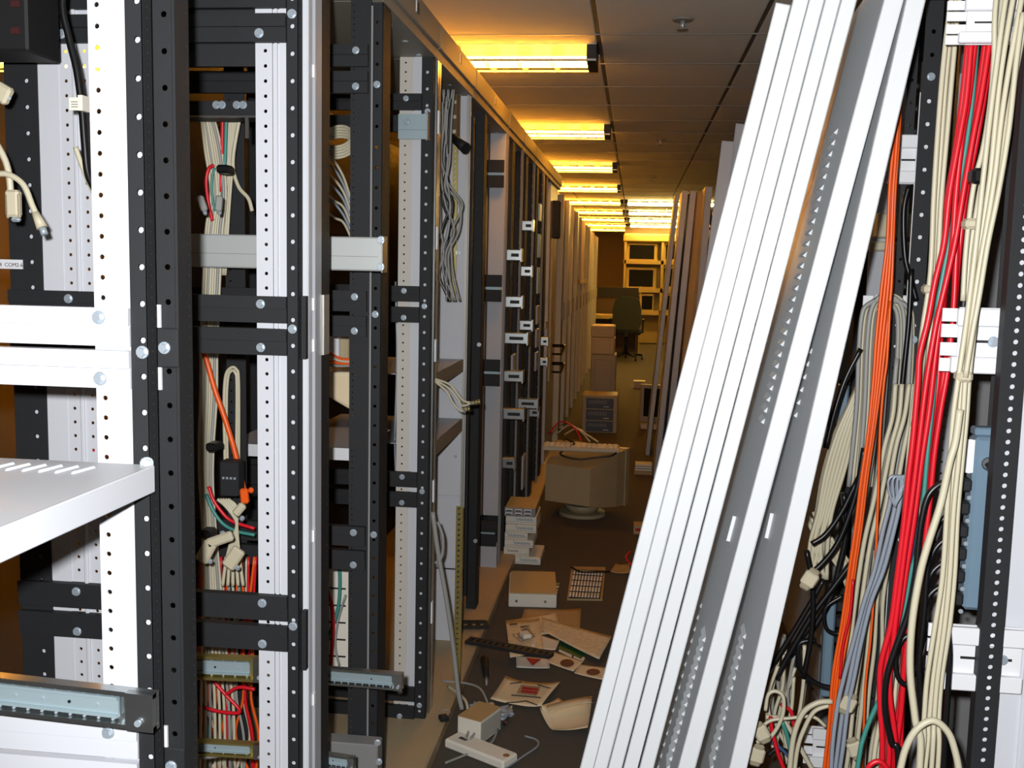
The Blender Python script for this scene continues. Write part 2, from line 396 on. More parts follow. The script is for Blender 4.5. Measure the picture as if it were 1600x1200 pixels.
# --- second rack: black with white mounting posts
t = thing('equipment_rack', 'black open rack with white perforated posts, second along the left row', 'rack', (-.9, 1.65, Z0), LG)
Y = 1.372
strip_y(t, 'front_post', 'black', -.669, -.635, Y, .0488, .0086, .02)
strip_x(t, 'front_post', 'black', -.634, Y, Y+.045, .0145, .0034, .036)
bx('post_edge', 'black', t, -.638, -.6335, Y-.002, Y+.0005, Z0, ZT, b=.0015)
for zc in (1.377, .76):
    b0 = bx('hinge_plate', 'black', t, -.667, -.632, Y-.008, Y-.003, zc-.028, zc+.028, b=.002)
    for s in (1, -1): bx('hinge_leaf', 'bracket_white', b0, -.6715, -.658, Y-.006, Y-.002, zc+s*.026, zc+s*.06)
    bx('hinge_leaf', 'bracket_white', b0, -.6715, -.668, Y-.006, Y-.002, zc-.028, zc+.028)
    bolt(b0, (-.6515, Y-.008, zc))
Y = 1.87
strip_y(t, 'front_post', 'black', -.650, -.627, Y, .0488, .0085)
strip_x(t, 'front_post', 'black', -.6265, Y, Y+.022, .0145, .0034)
bx('inner_channel', 'white', t, -.649, -.629, Y+.014, Y+.018, Z0, ZT)
strip_y(t, 'mounting_post', 'white', -.710, -.678, Y+.004, .0272, .0068, .019)
MB().box(-.678, -.650, Y+.008, Y+.010, Z0, ZT).box(-.674, -.668, Y+.003, Y+.009, Z0, ZT).box(-.664, -.650, Y+.003, Y+.009, Z0, ZT).build('ribbed_strip', 'white', t)
MB().box(-1.138, -1.098, Y+.004, Y+.006, Z0, ZT).build('rear_plate', 'white', t)
strip_y(t, 'rear_mounting_post', 'white', -1.098, -1.068, Y+.006, .0272, .0066)
bx('rear_rib', 'white', t, -1.068, -1.06, Y-.002, Y+.008, Z0, ZT, b=.002)
strip_y(t, 'rear_mounting_post', 'white', -1.06, -1.03, Y+.004, .0272, .0066)
strip_y(t, 'rear_post', 'black', -1.205, -1.138, Y, .0488, .0086, .045)
bx('rear_channel', 'white', t, -1.18, -1.14, Y+.02, Y+.024, Z0, ZT)
for zc in RAILS: rail_pair(t, 'black', -1.205, -.648, Y-.004, zc, (-.697, -1.08))
for zc in RAILS: bolt(t, (-.6385, Y-.001, zc-.005))
bx('blanking_panel', 'black', t, -1.0, -.71, Y+.012, Y+.016, 1.98, 2.12); bx('blanking_panel', 'black', t, -1.0, -.71, Y+.014, Y+.018, 1.86, 1.978)
header(t, 1.345, 1.895)
for zc in (1.377, .76): bx('hinge_plate', 'black', t, -.6265, -.618, 1.885, 1.9, zc-.06, zc+.06)

# --- third rack: black with pale door-edge strips
t = thing('equipment_rack', 'black open rack with pale aluminium strips up its near edge', 'rack', (-.9, 2.2, Z0), LG)
bx('edge_strip', 'white', t, -.634, -.619, 1.903, 1.93, Z0, ZT, b=.003); bx('edge_strip', 'grey', t, -.634, -.617, 1.936, 1.984, Z0, ZT, b=.004)
bx('edge_core', 'dark', t, -.64, -.63, 1.9, 1.99, Z0, ZT)
strip_x(t, 'front_post', 'black', -.622, 1.992, 2.05, .0145, .0034, .045)
for zc in (1.42, 1.34, .96, .62, 1.86): bx('edge_clip', 'bracket_white', t, -.622, -.6155, 1.93, 1.94, zc-.012, zc+.012)
for zc in (1.377,): bx('latch_plate', 'alu', t, -.62, -.613, 1.984, 2.02, zc-.06, zc+.06)
Y = 2.42
strip_y(t, 'front_post', 'black', -.684, -.634, Y, .0145, .0034, .008)
bx('post_edge', 'midgrey', t, -.6345, -.630, Y-.001, Y+.002, Z0, 2.10)  # grey strip paints the highlight along the black post's edge
strip_y(t, 'rear_post', 'black', -1.0, -.95, Y+.01, .0272, .005, .012)
strip_y(t, 'rear_post', 'black', -1.2, -1.15, Y+.01, .0488, .008)
for zc in RAILS: rail_pair(t, 'black', -1.2, -.64, Y-.006, zc, (-.668,), .011, .05)
header(t, 1.9, 2.455)

# --- fourth rack: white posts, black front
t = thing('equipment_rack', 'black fronted open rack beside the white rack with slanting shelves', 'rack', (-.9, 2.8, Z0), LG)
Y = 2.475
strip_y(t, 'front_post', 'black', -.648, -.62, Y, .0488, .0085)
strip_x(t, 'front_post', 'black', -.6195, Y, Y+.075, .0145, .0034, .02)
for zc in (1.377, .82, 1.93): bolt(t, (-.634, Y-.001, zc))
Y = 3.10
strip_y(t, 'front_post', 'black', -.657, -.623, Y, .0488, .0095)
bx('inner_channel', 'white', t, -.655, -.626, Y+.014, Y+.018, Z0, ZT)
bx('front_post', 'black', t, -.6235, -.621, Y, Y+.02, Z0, ZT)
strip_y(t, 'mounting_post', 'cream', -.725, -.685, Y+.004, .0272, .0058, .018)
MB().box(-.685, -.657, Y+.006, Y+.008, Z0, ZT).box(-.678, -.657, Y+.001, Y+.007, Z0, ZT).build('ribbed_strip', 'white', t)
strip_y(t, 'rear_post', 'black', -1.2, -1.13, Y, .0488, .0086)
for zc in RAILS: rail_pair(t, 'black', -1.2, -.655, Y-.005, zc, (-.702,), .016, .048)
for zc in RAILS: bolt(t, (-.64, Y-.001, zc-.005))
header(t, 2.46, 3.13)

# --- fifth rack: white cabinet with shelves
t = thing('equipment_rack', 'white sided rack with two grey shelves and hanging cable loops', 'rack', (-.9, 3.5, Z0), LG)
for y0, m in ((3.14, 'zinc'), (3.172, 'alu')): bx('edge_strip', m, t, -.625, -.616, y0, y0+.026, Z0, ZT, b=.002)
for zc in (.35, .75, 1.2, 1.55, 1.9): bx('edge_clip', 'bracket_white', t, -.617, -.612, 3.15, 3.17, zc, zc+.07)
Y = 3.80
MB().box(-.735, XF, Y, Y+.004, .34, ZT).build('side_panel', 'white', t)
bx('panel_rib', 'grey', t, -.742, -.732, Y-.006, Y+.002, .34, ZT, b=.002)
strip_y(t, 'mounting_post', 'grey', -.80, -.742, Y, .0272, .007, .03, .34)
for k, (za, zb) in enumerate(((.34-.29, .335), (.34, .62), (.625, .9))):
    pnl = bx('side_plate', 'white', t, -.80, XF-.012, Y-.006, Y-.001, za, zb, b=.002)
    bx('plate_slot', 'midgrey', pnl, -.745, -.74, Y-.0066, Y-.0059, za+.05, zb-.04); bolt(pnl, (-.78, Y-.006, za+.03))
bx('edge_strip', 'alu', t, XF-.012, XF-.002, Y-.02, Y+.01, Z0, ZT)
for zc in (1.15, .925): 
    s = bx('shelf', 'grey', t, -1.1, XF-.01, 3.2, 3.78, zc, zc+.003); bx('shelf_flange', 'header', s, XF-.012, XF-.008, 3.2, 3.775, zc-.042, zc+.003); bx('shelf_end', 'bracket_white', s, XF-.03, XF-.006, 3.196, 3.2, zc-.044, zc+.004)
for zc in (1.55, .78): bolt(t, (-.655, Y-.001, zc))
header(t, 3.135, 3.83)

# --- sixth rack: black with grey panel
t = thing('equipment_rack', 'black open rack with a wide grey panel beside its perforated post', 'rack', (-.9, 4.3, Z0), LG)
bx('front_post', 'black', t, -.70, -.625, 3.90, 3.93, .2, 2.06)
bx('front_post', 'black', t, -.70, -.632, 3.84, 3.90, Z0, ZT)
strip_y(t, 'front_post', 'black', -.668, -.625, 4.18, .0488, .0095); strip_x(t, 'front_post', 'black', -.6245, 4.18, 4.26, .06, .008)
bx('inner_channel', 'dark', t, -.666, -.627, 4.2, 4.204, Z0, ZT)
bx('grey_panel', 'grey', t, -.695, -.618, 4.82, 4.835, .30, ZT, b=.004); bx('panel_rib', 'grey', t, -.74, -.70, 4.81, 4.83, .30, ZT, b=.004)
for zc in (.22, 1.0, 1.40, 1.93):
    for s in (1, -1): bx('side_rail', 'black', t, -.74, -.622, 4.785, 4.805, zc+s*.035-.028, zc+s*.035+.028)
    bx('rail_insert', 'zinc_blue', t, -.73, -.63, 4.80, 4.806, zc-.006, zc+.006)
bx('side_plate', 'grey', t, -.72, -.62, 4.80, 4.82, Z0, .17); bx('label_plate', 'bracket_white', t, -.67, -.63, 3.94, 3.942, 2.0, 2.03)
bx('rear_panel', 'black', t, -1.1, -.70, 4.84, 4.85, Z0, ZT)
for zc in (.35, 1.18): bolt(t, (-.63, 4.17, zc)); 
header(t, 3.84, 4.86)

# --- seventh to tenth racks: narrow openings with slides sticking out
def far_rack(y0, y1, label, slides, plates=(), post='black'):
    t = thing('equipment_rack', label, 'rack', (-.9, (y0+y1)/2, Z0), LG)
    bx('edge_strip', 'midgrey', t, -.628, -.615, y0, y0+.03, Z0, ZT, b=.003); bx('edge_strip', 'black', t, -.69, -.636, y0+.05, y0+.07, Z0, ZT, b=.003)
    strip_y(t, 'front_post', post, -.68, -.622, y0+.22, .06, .014, .03); strip_x(t, 'front_post', post, -.6215, y0+.22, y0+.34, .06, .012)
    bx('inner_channel', 'white', t, -.678, -.63, y0+.26, y0+.264, Z0, ZT)
    bx('rear_panel', 'dark', t, -1.15, -.70, y1-.03, y1-.01, Z0, ZT)
    for zc in RAILS: bx('side_rail', 'black', t, -1.1, -.68, y1-.06, y1-.04, zc-.05, zc+.05)
    for z, L in slides:
        s = bx('slide_bracket', 'zinc', t, -.66, -.62+L, y0+.16, y0+.20, z-.028, z+.028, b=.004)
        bx('bracket_slot', 'dark', s, -.61, -.62+L*.8, y0+.158, y0+.1605, z-.008, z+.008); bx('bracket_end', 'zinc', s, -.622+L, -.616+L, y0+.14, y0+.22, z-.032, z+.032)
    for z, h in plates: bx('cover_plate', 'zinc_blue' if z > 1.3 else 'grey', t, -.625, -.612, y0+.36, y0+.5, z-h/2, z+h/2, b=.003)
    header(t, y0, y1+.005, False); return t
far_rack(4.88, 5.50, 'black open rack with short galvanised brackets behind the box stack', ((1.56, .06), (1.33, .07), (1.15, .1), (.96, .08), (.77, .09), (.52, .05)), ((1.0, .1),))
far_rack(5.52, 6.14, 'black open rack with galvanised brackets, first past the box stack', ((1.73, .05), (1.48, .05), (1.18, .06), (.74, .1)), ((.3, .2),))
far_rack(6.16, 6.80, 'black open rack with blue grey cover plates, second past the box stack', ((.6, .05),), ((1.85, .11), (1.64, .15), (1.42, .17), (1.2, .12), (1.05, .12), (.9, .12)))
far_rack(6.82, 7.5, 'black open rack beside the first beige cabinet in the left row', ((1.0, .04), (.86, .04)), ((1.1, .06),), 'black')
t = thing('equipment_rack', 'grey rack with a tan front and wire hooks before the beige cabinets', 'rack', (-.9, 7.9, Z0), LG)
bx('side_panel', 'grey', t, -.66, -.63, 7.52, 8.2, Z0, ZT); bx('front_cover', 'putty', t, -.63, -.61, 7.62, 7.8, Z0+.6, ZT-.4, b=.005); bx('black_cover', 'black', t, -.64, -.57, 7.7, 7.76, 1.72, 2.0, b=.01)
for zc in (.9, .76): MB().tube([(-.63, 7.9, zc), (-.53, 7.9, zc), (-.53, 8.02, zc), (-.63, 8.02, zc)], .008).tube([(-.53, 7.9, zc), (-.55, 7.9, zc-.06), (-.63, 7.9, zc-.06)], .008).build('wire_hook', 'cable_black', t)
header(t, 7.52, 8.3, False)

# ------------------------------------------------------------------ leaning side panels in the aisle
def lean_panel(label, a, b, Y, ztop, th=.033, wd=.62, group='white rack panels leaning against the right racks', m='panel_white', name='leaning_panel', slots=(), extra=True, yaw=0., tabs=()):
    """a, b: two points of the panel's near left edge (pixels), at depth Y; foot on the floor, head at height ztop"""
    A, B = on(a[0], a[1], 'Y', Y), on(b[0], b[1], 'Y', Y); d = (A-B).normalized(); foot = B-d*(B.z/d.z); 
    v = d; u = Vector((math.sin(yaw), math.cos(yaw), 0)); n = u.cross(v).normalized(); L = ztop/d.z
    foot.z = max(0, -n.z*th)+.001
    t = thing(name, label, 'panel', foot, group)
    MB().obox(foot+n*.0, u*wd, v*L, n*.002).build('face_sheet', m, t)
    MB().obox(foot, u*.002, v*L, n*th).build('edge_flange', m, t); MB().obox(foot+u*(wd-.002), u*.002, v*L, n*th).build('edge_flange', m, t)
    MB().obox(foot, u*wd, v*.002, n*th).build('end_flange', m, t); MB().obox(foot+v*(L-.002), u*wd, v*.002, n*th).build('end_flange', m, t)
    if extra:
        MB().obox(foot+n*(th-.002), u*.018, v*L, n*.002).build('return_lip', m, t)
    def hit(px):
        dr = Vector(M @ np.array([(px[0]-CX)/F, (px[1]-CY)/F, 1.])); o = Vector((0, 0, HC)); k = (foot-o).dot(n)/dr.dot(n); return o+dr*k
    for px in tabs:
        P = hit(px); uo = min(max((P-foot).dot(u), .01), wd-.05); c = foot+v*(P-foot).dot(v)+u*uo; MB().obox(c, u*.004, v*.055, n*-.007).build('latch', 'bracket_white', t)
    for (p, q, cnt) in slots:                       # louvre rows on the left face
        P, Q = hit(p), hit(q); uo = min(max((P-foot).dot(u), .04), wd-.1); uo2 = min(max((Q-foot).dot(u), .04), wd-.1)
        for k in range(cnt):
            s = k/(cnt-1); c = foot+v*((P-foot).dot(v)*(1-s)+(Q-foot).dot(v)*s)+u*(uo*(1-s)+uo2*s)
            MB().add([c, c+u*.07, c+u*.07-v*.012, c-v*.012, c-n*.006-v*.010+u*.004, c-n*.006-v*.010+u*.066], [(0, 4, 5, 1), (0, 3, 4), (1, 5, 2), (3, 2, 5, 4), (0, 1, 2, 3)]).build('louvre', m, t)
    return t
PL = 'white steel rack panel leaning in the stack, '
fl_px = [((1176, 150), (907, 1200), 1.99, 'leftmost and shortest'), ((1201, 150), (928, 1200), 2.06, 'second from the aisle'), ((1226, 150), (951, 1200), 2.06, 'third from the aisle'),
         ((1251, 150), (975, 1200), 2.07, 'fourth from the aisle'), ((1276, 150), (1000, 1200), 2.07, 'fifth, before the wide gap')]
for a, b, zt, s in fl_px: lean_panel(PL+s.replace('leftmost', 'outermost'), a, b, 2.0, zt, .0275, .42, yaw=.085)
lean_panel('white vented rack panel with louvre rows, just past the wide gap in the leaning stack', (1342, 150), (1060, 1200), 2.0, 2.07, .034, yaw=.03, tabs=((1140, 848),),
           slots=(((1311, 200), (1196, 655), 27), ((1103, 997), (1047, 1197), 15), ((1097, 945), (1030, 1197), 15)))
lean_panel('innermost white vented rack panel of the leaning stack, against the cables', (1382, 150), (1140, 1200), 2.0, 2.08, .034, yaw=.03, tabs=((1200, 843),),
           slots=(((1270, 545), (1247, 645), 6), ((1166, 992), (1115, 1197), 14)))
GF = 'tall boards leaning far down the aisle'
lean_panel('grey white rack panel leaning behind the vented panels, shorter of two', (1127, 227), (1105, 400), 4.6, 2.06, .056, .4, GF, 'grey', yaw=.1)
lean_panel('grey white rack panel leaning behind the vented panels, taller of two', (1149, 200), (1127, 373), 4.6, 2.13, .10, .4, GF, 'grey', yaw=.1)
lean_panel('thin pale board leaning at the aisle edge, farthest of the thin boards', (1055, 305), (1009, 703), 8.3, 2.1, .035, .4, GF, 'grey')
lean_panel('thin pale board leaning beside the grey computer monitor', (1066, 303), (1021, 741), 7.4, 2.06, .04, .4, GF, 'grey')
lean_panel('pale board leaning between a thin board and the brown one', (1078, 303), (1034, 741), 7.4, 2.06, .045, .4, GF, 'grey')
lean_panel('brown wooden board leaning among the grey ones down the aisle', (1090, 305), (1048, 741), 7.3, 2.05, .05, .4, GF, 'kraft')
lean_panel('white board leaning beside the brown wooden board', (1103, 290), (1066, 741), 7.0, 2.06, .045, .4, GF, 'grey')

# ------------------------------------------------------------------ right row racks
RG = 'equipment racks in the right row'
def strips3(root, name, m, x0, x1, y, z0, z1):                       # rack rail with the uneven three-hole pattern
    L = z1-z0; return MB().perf((x0, y, z0), (1, 0, 0), (0, 0, 1), x1-x0, L, .0185, .0085, None, .002).build(name, m, root)
t1 = thing('equipment_rack', 'right hand rack with a black perforated rail and white cable brackets', 'rack', (.9, 1.6, 0), RG)
strips3(t1, 'mounting_rail', 'black', .606, .642, 1.765, .0, 2.1)
bx('rail_backing', 'white', t1, .608, .64, 1.779, 1.782, 0, 2.1)
bx('rail_return', 'black', t1, .604, .606, 1.765, 1.79, 0, 2.1)
bx('side_panel', 'white', t1, .642, 1.0, 1.80, 1.803, 0, 2.1); bx('panel_rib', 'white', t1, .69, .705, 1.79, 1.80, 0, 2.1, b=.004)
bx('pale_strip', 'grey', t1, .625, .642, 1.82, 1.835, .9, 2.1)
strip_y(t1, 'rear_post', 'black', .635, .668, 1.90, .0488, .0088, None, .9, 2.1)
bx('base_bar', 'dark', t1, .5, 1.0, 1.70, 1.74, .60, .635, b=.004)
bx('base_bar', 'dark', t1, .5, 1.0, 1.70, 1.74, 0, .05)
bx('rack_top', 'black', t1, .60, 1.1, 1.2, 1.9, 2.12, 2.16)
t2 = thing('equipment_rack', 'right hand rack with twin black posts behind the red cables', 'rack', (.9, 2.2, 0), RG)
strip_y(t2, 'front_post', 'black', .602, .638, 2.37, .0488, .0095, .018, 0, 2.09); strip_y(t2, 'front_post', 'black', .578, .598, 2.395, .0488, .007, .01, 0, 2.06)
bx('post_backing', 'bracket_white', t2, .604, .636, 2.386, 2.389, 0, 1.9)
strip_y(t2, 'mounting_post', 'grey', .70, .745, 2.44, .0272, .006, .02, 0, 1.95)
bx('rack_top', 'black', t2, .60, 1.1, 2.0, 2.6, 2.12, 2.16); bx('rack_wall', 'midgrey', t2, .75, 1.1, 2.62, 2.64, 0, 2.12); bx('rack_wall', 'dark', t2, 1.09, 1.1, 1.95, 2.62, 0, 2.12)
for k in range(3): bolt(t2, (.60+.02*k, 2.30, 2.085+.004*k))
for zz in (1.95, 1.38, .8): bolt(t2, (.62, 2.368, zz-.02))
t3 = thing('equipment_rack', 'right hand rack with a grey perforated post behind the orange cables', 'rack', (.9, 2.8, 0), RG)
XM = on(1395, 370, 'Y', 2.9).x; strip_y(t3, 'mounting_post', 'grey', XM, XM+.034, 2.90, .0272, .0075, .017, 0, 2.0); bx('plain_post', 'grey', t3, XM-.06, XM, 2.90, 2.905, 0, 2.0); bx('post_rib', 'white', t3, XM-.018, XM-.006, 2.89, 2.90, 0, 2.0)
bx('side_block', 'beige', t3, XM-.055, XM+.03, 2.84, 2.90, 1.60, 1.665, b=.004); bx('side_block', 'beige', t3, XM-.075, XM+.03, 2.83, 2.90, 1.565, 1.59, b=.004); bx('block_slot', 'dark', t3, XM+.005, XM+.02, 2.838, 2.84, 1.645, 1.652)
bx('rack_wall', 'midgrey', t3, .62, 1.3, 3.18, 3.2, 0, 2.12); bx('rack_wall', 'dark', t3, 1.28, 1.3, 2.66, 3.2, 0, 2.12); bx('front_post', 'black', t3, .62, .66, 3.0, 3.04, 0, 2.1); bx('rack_top', 'black', t3, .60, 1.3, 2.65, 3.2, 2.12, 2.16)
def cable_bracket(root, x0, x1, y0, y1, Y, full=True):
    A, B = on(x0, y1, 'Y', Y), on(x1, y0, 'Y', Y); X0, X1, Z0_, Z1 = A.x, B.x, A.z, B.z; h = Z1-Z0_; wd = X1-X0
    p = bx('cable_bracket', 'bracket_white', root, X0+wd*.25, X1, Y, Y+.004, Z0_, Z1)
    bx('bracket_bar', 'bracket_white', p, X0+wd*.2, X1, Y-.014, Y-.001, Z1-h*.28, Z1-h*.01, b=.002); bx('bracket_bar', 'bracket_white', p, X0+wd*.14, X1, Y-.014, Y-.001, Z0_+h*.01, Z0_+h*.26, b=.002)
    for s, (q0, q1) in enumerate(((.02, .22), (.26, .46), (.54, .74), (.78, .98))): bx('bracket_finger', 'bracket_white', p, X0, X0+wd*.3, Y+.005, Y+.009, Z0_+h*q0, Z0_+h*q1)
    bx('bracket_slot', 'dark', p, X0+wd*.35, X1-wd*.1, Y-.0006, Y+.0002, Z0_+h*.47, Z0_+h*.51)
    if full: bolt(p, (X1-wd*.2, Y-.001, Z0_+h*.49))
    return p
cable_bracket(t1, 1478, 1605, -2, 70, 1.84); cable_bracket(t1, 1468, 1576, 482, 582, 1.81); cable_bracket(t1, 1446, 1600, 982, 1072, 1.785)
cable_bracket(t2, 1372, 1474, 211, 287, 2.392); cable_bracket(t2, 1345, 1422, 462, 542, 2.43); cable_bracket(t2, 1338, 1398, 845, 912, 2.43); cable_bracket(t2, 1255, 1312, 1138, 1195, 2.5)
# power strip
pd = thing('power_strip', 'long blue grey power strip with black plugs beside the perforated rail', 'power strip', on(1530, 945, 'Y', 1.85))
A, B = on(1519, 680, 'Y', 1.85), on(1565, 680, 'Y', 1.85); Cc = on(1505, 948, 'Y', 1.85); X0, X1, ZA, ZB = A.x, B.x-.004, Cc.z, A.z
bx('body', 'pdu_blue', pd, X0, X1, 1.83, 1.87, ZA, ZB, b=.006); bx('end_cap', 'pdu_blue', pd, X0+.002, X1-.002, 1.84, 1.87, ZB, ZB+.015, b=.003)
MB().cyl((X0-.006, 1.835, ZB-.035), (X0-.006, 1.84, ZB-.035), .03, None, 16).build('mounting_ear', 'bracket_white', pd)
for k, z in enumerate(np.linspace(ZB-.085, ZA+.02, 6)):
    plug = MB().bbox(X0-.026, X0-.001, 1.825, 1.855, z-.012, z+.012, .004).build('plug', 'rubber', pd); MB().cyl((X0-.026, 1.84, z), (X0-.04, 1.83, z-.004), .008, .006, 8).build('strain_relief', 'rubber', plug)
    MB().cyl((X0-.004, 1.828, z-.022), (X0-.004, 1.832, z-.022), .004, None, 8).build('screw', 'chrome', pd)
MB().cyl(on(1545, 725, 'Y', 1.829), on(1545, 725, 'Y', 1.815), .012, .010, 12).build('cord_socket', 'rubber', pd)
MB().tube(spline([on(1545, 725, 'Y', 1.816), on(1551, 745, 'Y', 1.80), on(1551, 790, 'Y', 1.805), on(1543, 860, 'Y', 1.81), on(1537, 930, 'Y', 1.815), on(1530, 975, 'Y', 1.83)]), .0065, 8).build('power_cord', 'cable_black', pd)
pd2 = thing('power_strip', 'blue grey power strip half hidden behind black cords in the tangle', 'power strip', on(1290, 1095, 'Y', 2.5))
A, B = on(1282, 1090, 'Y', 2.5), on(1308, 930, 'Y', 2.5); bx('body', 'pdu_blue', pd2, A.x, B.x, 2.5, 2.53, A.z, B.z, b=.005)
for k in range(6): bx('socket', 'rubber', pd2, B.x+.001, B.x+.02, 2.5, 2.53, A.z+.02+k*.04, A.z+.045+k*.04, b=.003)
pd3 = thing('power_strip', 'upper end of a blue power strip behind the beige cable fan', 'power strip', on(1330, 660, 'Y', 2.6))
A, B = on(1308, 665, 'Y', 2.6), on(1328, 600, 'Y', 2.6); bx('body', 'pdu_blue', pd3, A.x, B.x, 2.6, 2.63, A.z, B.z, b=.005); bx('end_cap', 'rubber', pd3, A.x, B.x, 2.6, 2.63, B.z, B.z+.01)

# ------------------------------------------------------------------ cables of the right row
NC = [0]
def cable(m, pts, Y, r, label, group, name='cable', down=True, upw=True, jit=.0, n=6, k=6):
    if not callable(Y) and 2.05 <= Y <= 2.26 and pts[0][0] < 420: Y += .15; r *= 1.07
    P = []
    for i, p in enumerate(pts):
        y = p[2] if len(p) > 2 else (Y(p[1]) if callable(Y) else Y); P.append(on(p[0], p[1], 'Y', y))
    if down and pts[-1][1] >= 1195: P.append(Vector((P[-1].x+random.uniform(-.02, .02), P[-1].y+random.uniform(0, .05), .25))); P.append(Vector((P[-1].x+random.uniform(-.04, .04), P[-1].y+.03, .02+r)))
    if upw and pts[0][1] <= 5: P.insert(0, Vector((P[0].x+.02, P[0].y+.02, P[0].z+.12)))
    if jit: P = [p+Vector((random.uniform(-jit, jit), random.uniform(-jit, jit), 0)) for p in P]
    NC[0] += 1
    return tag(MB().tube(spline(P, k), r, n).build(name, m), label, 'cable', group)
def bundle(m, pts, Y, r, cnt, spread, label, group, name='cable', dy=.012, **kw):
    """cnt cables side by side along one course; pts: (px, py), spread in pixels"""
    for i in range(cnt):
        s = (i-(cnt-1)/2)/max(1, cnt-1); ph = random.uniform(0, 6.28); yo = ((i % 2)-.5)*dy+random.uniform(-.3, .3)*dy
        q = [(p[0]+(s*spread if len(p) < 3 else s*p[2])+math.sin(ph+j*1.3)*1.6, p[1]) for j, p in enumerate(pts)]
        cable(m, q, (lambda y_, yo=yo: Y+yo), r, label, group, name, **kw)
cb = 'network_cable'
# beige beside the red
bundle('cable_beige', [(1492, 0), (1482, 90), (1474, 200), (1466, 310), (1459, 425), (1447, 512), (1440, 590), (1429, 700), (1420, 800), (1410, 900), (1398, 1000), (1388, 1100), (1372, 1200)], 1.97, .0048, 3, 13, 'beige network cable running down just behind the red cables', 'beige cables behind the red ones', cb)
bundle('cable_beige', [(1468, 560), (1455, 640), (1442, 730), (1430, 820), (1420, 900), (1405, 1000), (1395, 1100), (1385, 1200)], 1.93, .0046, 3, 16, 'beige network cable woven in among the red cables', 'beige cables among the red ones', cb)
RB = 'red network cable in the bundle down the right rack'; RGp = 'red cables in the right rack'
reds = [([(1518, 60), (1510, 150), (1500, 210), (1484, 300), (1475, 380), (1461, 440), (1450, 500), (1437, 555), (1434, 600), (1426, 690), (1420, 740), (1412, 820), (1402, 900), (1392, 975), (1376, 1040), (1375, 1100), (1378, 1200)], 1.86),
        ([(1524, 60), (1514, 150), (1504, 210), (1494, 300), (1487, 390), (1472, 480), (1461, 560), (1452, 640), (1440, 720), (1430, 800), (1418, 880), (1405, 960), (1385, 1040), (1382, 1120), (1388, 1200)], 1.87),
        ([(1548, 55), (1533, 150), (1521, 212), (1506, 297), (1492, 380), (1476, 450), (1462, 510), (1447, 600), (1436, 690), (1425, 780), (1415, 850), (1406, 920), (1396, 1000), (1390, 1080), (1400, 1200)], 1.86),
        ([(1541, 55), (1528, 150), (1517, 212), (1500, 300), (1494, 400), (1490, 480), (1481, 575), (1470, 640), (1460, 710), (1452, 790), (1443, 860), (1430, 930), (1415, 1020), (1408, 1110), (1398, 1200)], 1.885),
        ([(1552, 55), (1538, 150), (1524, 230), (1510, 300), (1498, 400), (1489, 500), (1474, 590), (1463, 680), (1453, 780), (1446, 850), (1424, 960), (1412, 1050), (1402, 1130), (1392, 1200)], 1.89),
        ([(1513, 60), (1503, 160), (1492, 240), (1478, 330), (1480, 420), (1470, 520), (1465, 600), (1452, 700), (1445, 790), (1437, 850), (1420, 930), (1411, 1050), (1405, 1200)], 1.9)]
for p, y in reds: cable('cable_red', p, y, .0052, RB, RGp, cb)
cable('cable_red', [(1352, 1210), (1360, 1195), (1375, 1190), (1390, 1205)], 1.84, .005, 'red cable looping up out of the bottom of the cable run', 'red cable ends', cb, down=False)
cable('cable_teal', [(1527, 60), (1520, 150), (1510, 225), (1497, 300), (1485, 370), (1472, 437), (1462, 500), (1460, 600), (1450, 700), (1443, 780), (1436, 850), (1422, 900), (1408, 990), (1395, 1050), (1388, 1120), (1380, 1200)], 1.88, .0042, 'teal network cable threaded between the red cables', 'teal cables in the right rack', cb)
cable('cable_teal', [(1415, 930), (1400, 1010), (1390, 1060), (1366, 1110), (1350, 1150), (1340, 1200)], 1.94, .0045, 'teal network cable threaded between the red cables', 'teal cables in the right rack', cb)
cable('cable_blue', [(1448, 640), (1441, 700), (1436, 760), (1430, 830), (1415, 930)], 1.9, .003, 'thin dark blue cable between red and beige cables', None, cb)
# beige bundle at the right
BL = 'beige network cable in the strapped bundle crossing the white brackets'; BGp = 'beige strapped bundle in the right rack'
bundle('cable_beige', [(1590, 0, 40), (1572, 110, 34), (1560, 190, 26), (1550, 270, 22), (1540, 340, 20), (1528, 420, 18), (1516, 510, 16), (1506, 590, 15), (1500, 650, 18), (1494, 720, 20), (1488, 800, 20), (1482, 900, 20), (1472, 980, 20), (1460, 1060, 20), (1455, 1130, 24), (1452, 1200, 30)], 1.745, .0044, 4, 20, BL, BGp, cb)
bundle('cable_beige', [(1562, 0), (1557, 90), (1550, 160), (1540, 230), (1529, 280), (1521, 330), (1512, 400), (1507, 470)], 1.80, .0044, 2, 8, 'beige network cable held by the black strap above the middle bracket', 'beige cables through the black strap', cb)
bundle('cable_beige', [(1598, 20), (1586, 100), (1576, 200), (1562, 297), (1545, 380), (1530, 460), (1518, 520), (1508, 590)], 1.735, .0044, 1, 12, BL, BGp, cb)
cable('cable_beige', [(1500, 640), (1493, 690), (1484, 722), (1470, 787), (1450, 850), (1437, 900), (1425, 975), (1422, 1050), (1430, 1125), (1437, 1200)], 1.72, .0062, 'thick beige cable bowing left out of the strapped bundle', None, cb)
cable('cable_beige', [(1405, 1210), (1415, 1170), (1432, 1140), (1458, 1126), (1482, 1145), (1494, 1180), (1500, 1215)], 1.70, .006, 'thick beige cable arching over at the foot of the right rack', None, cb, down=False)
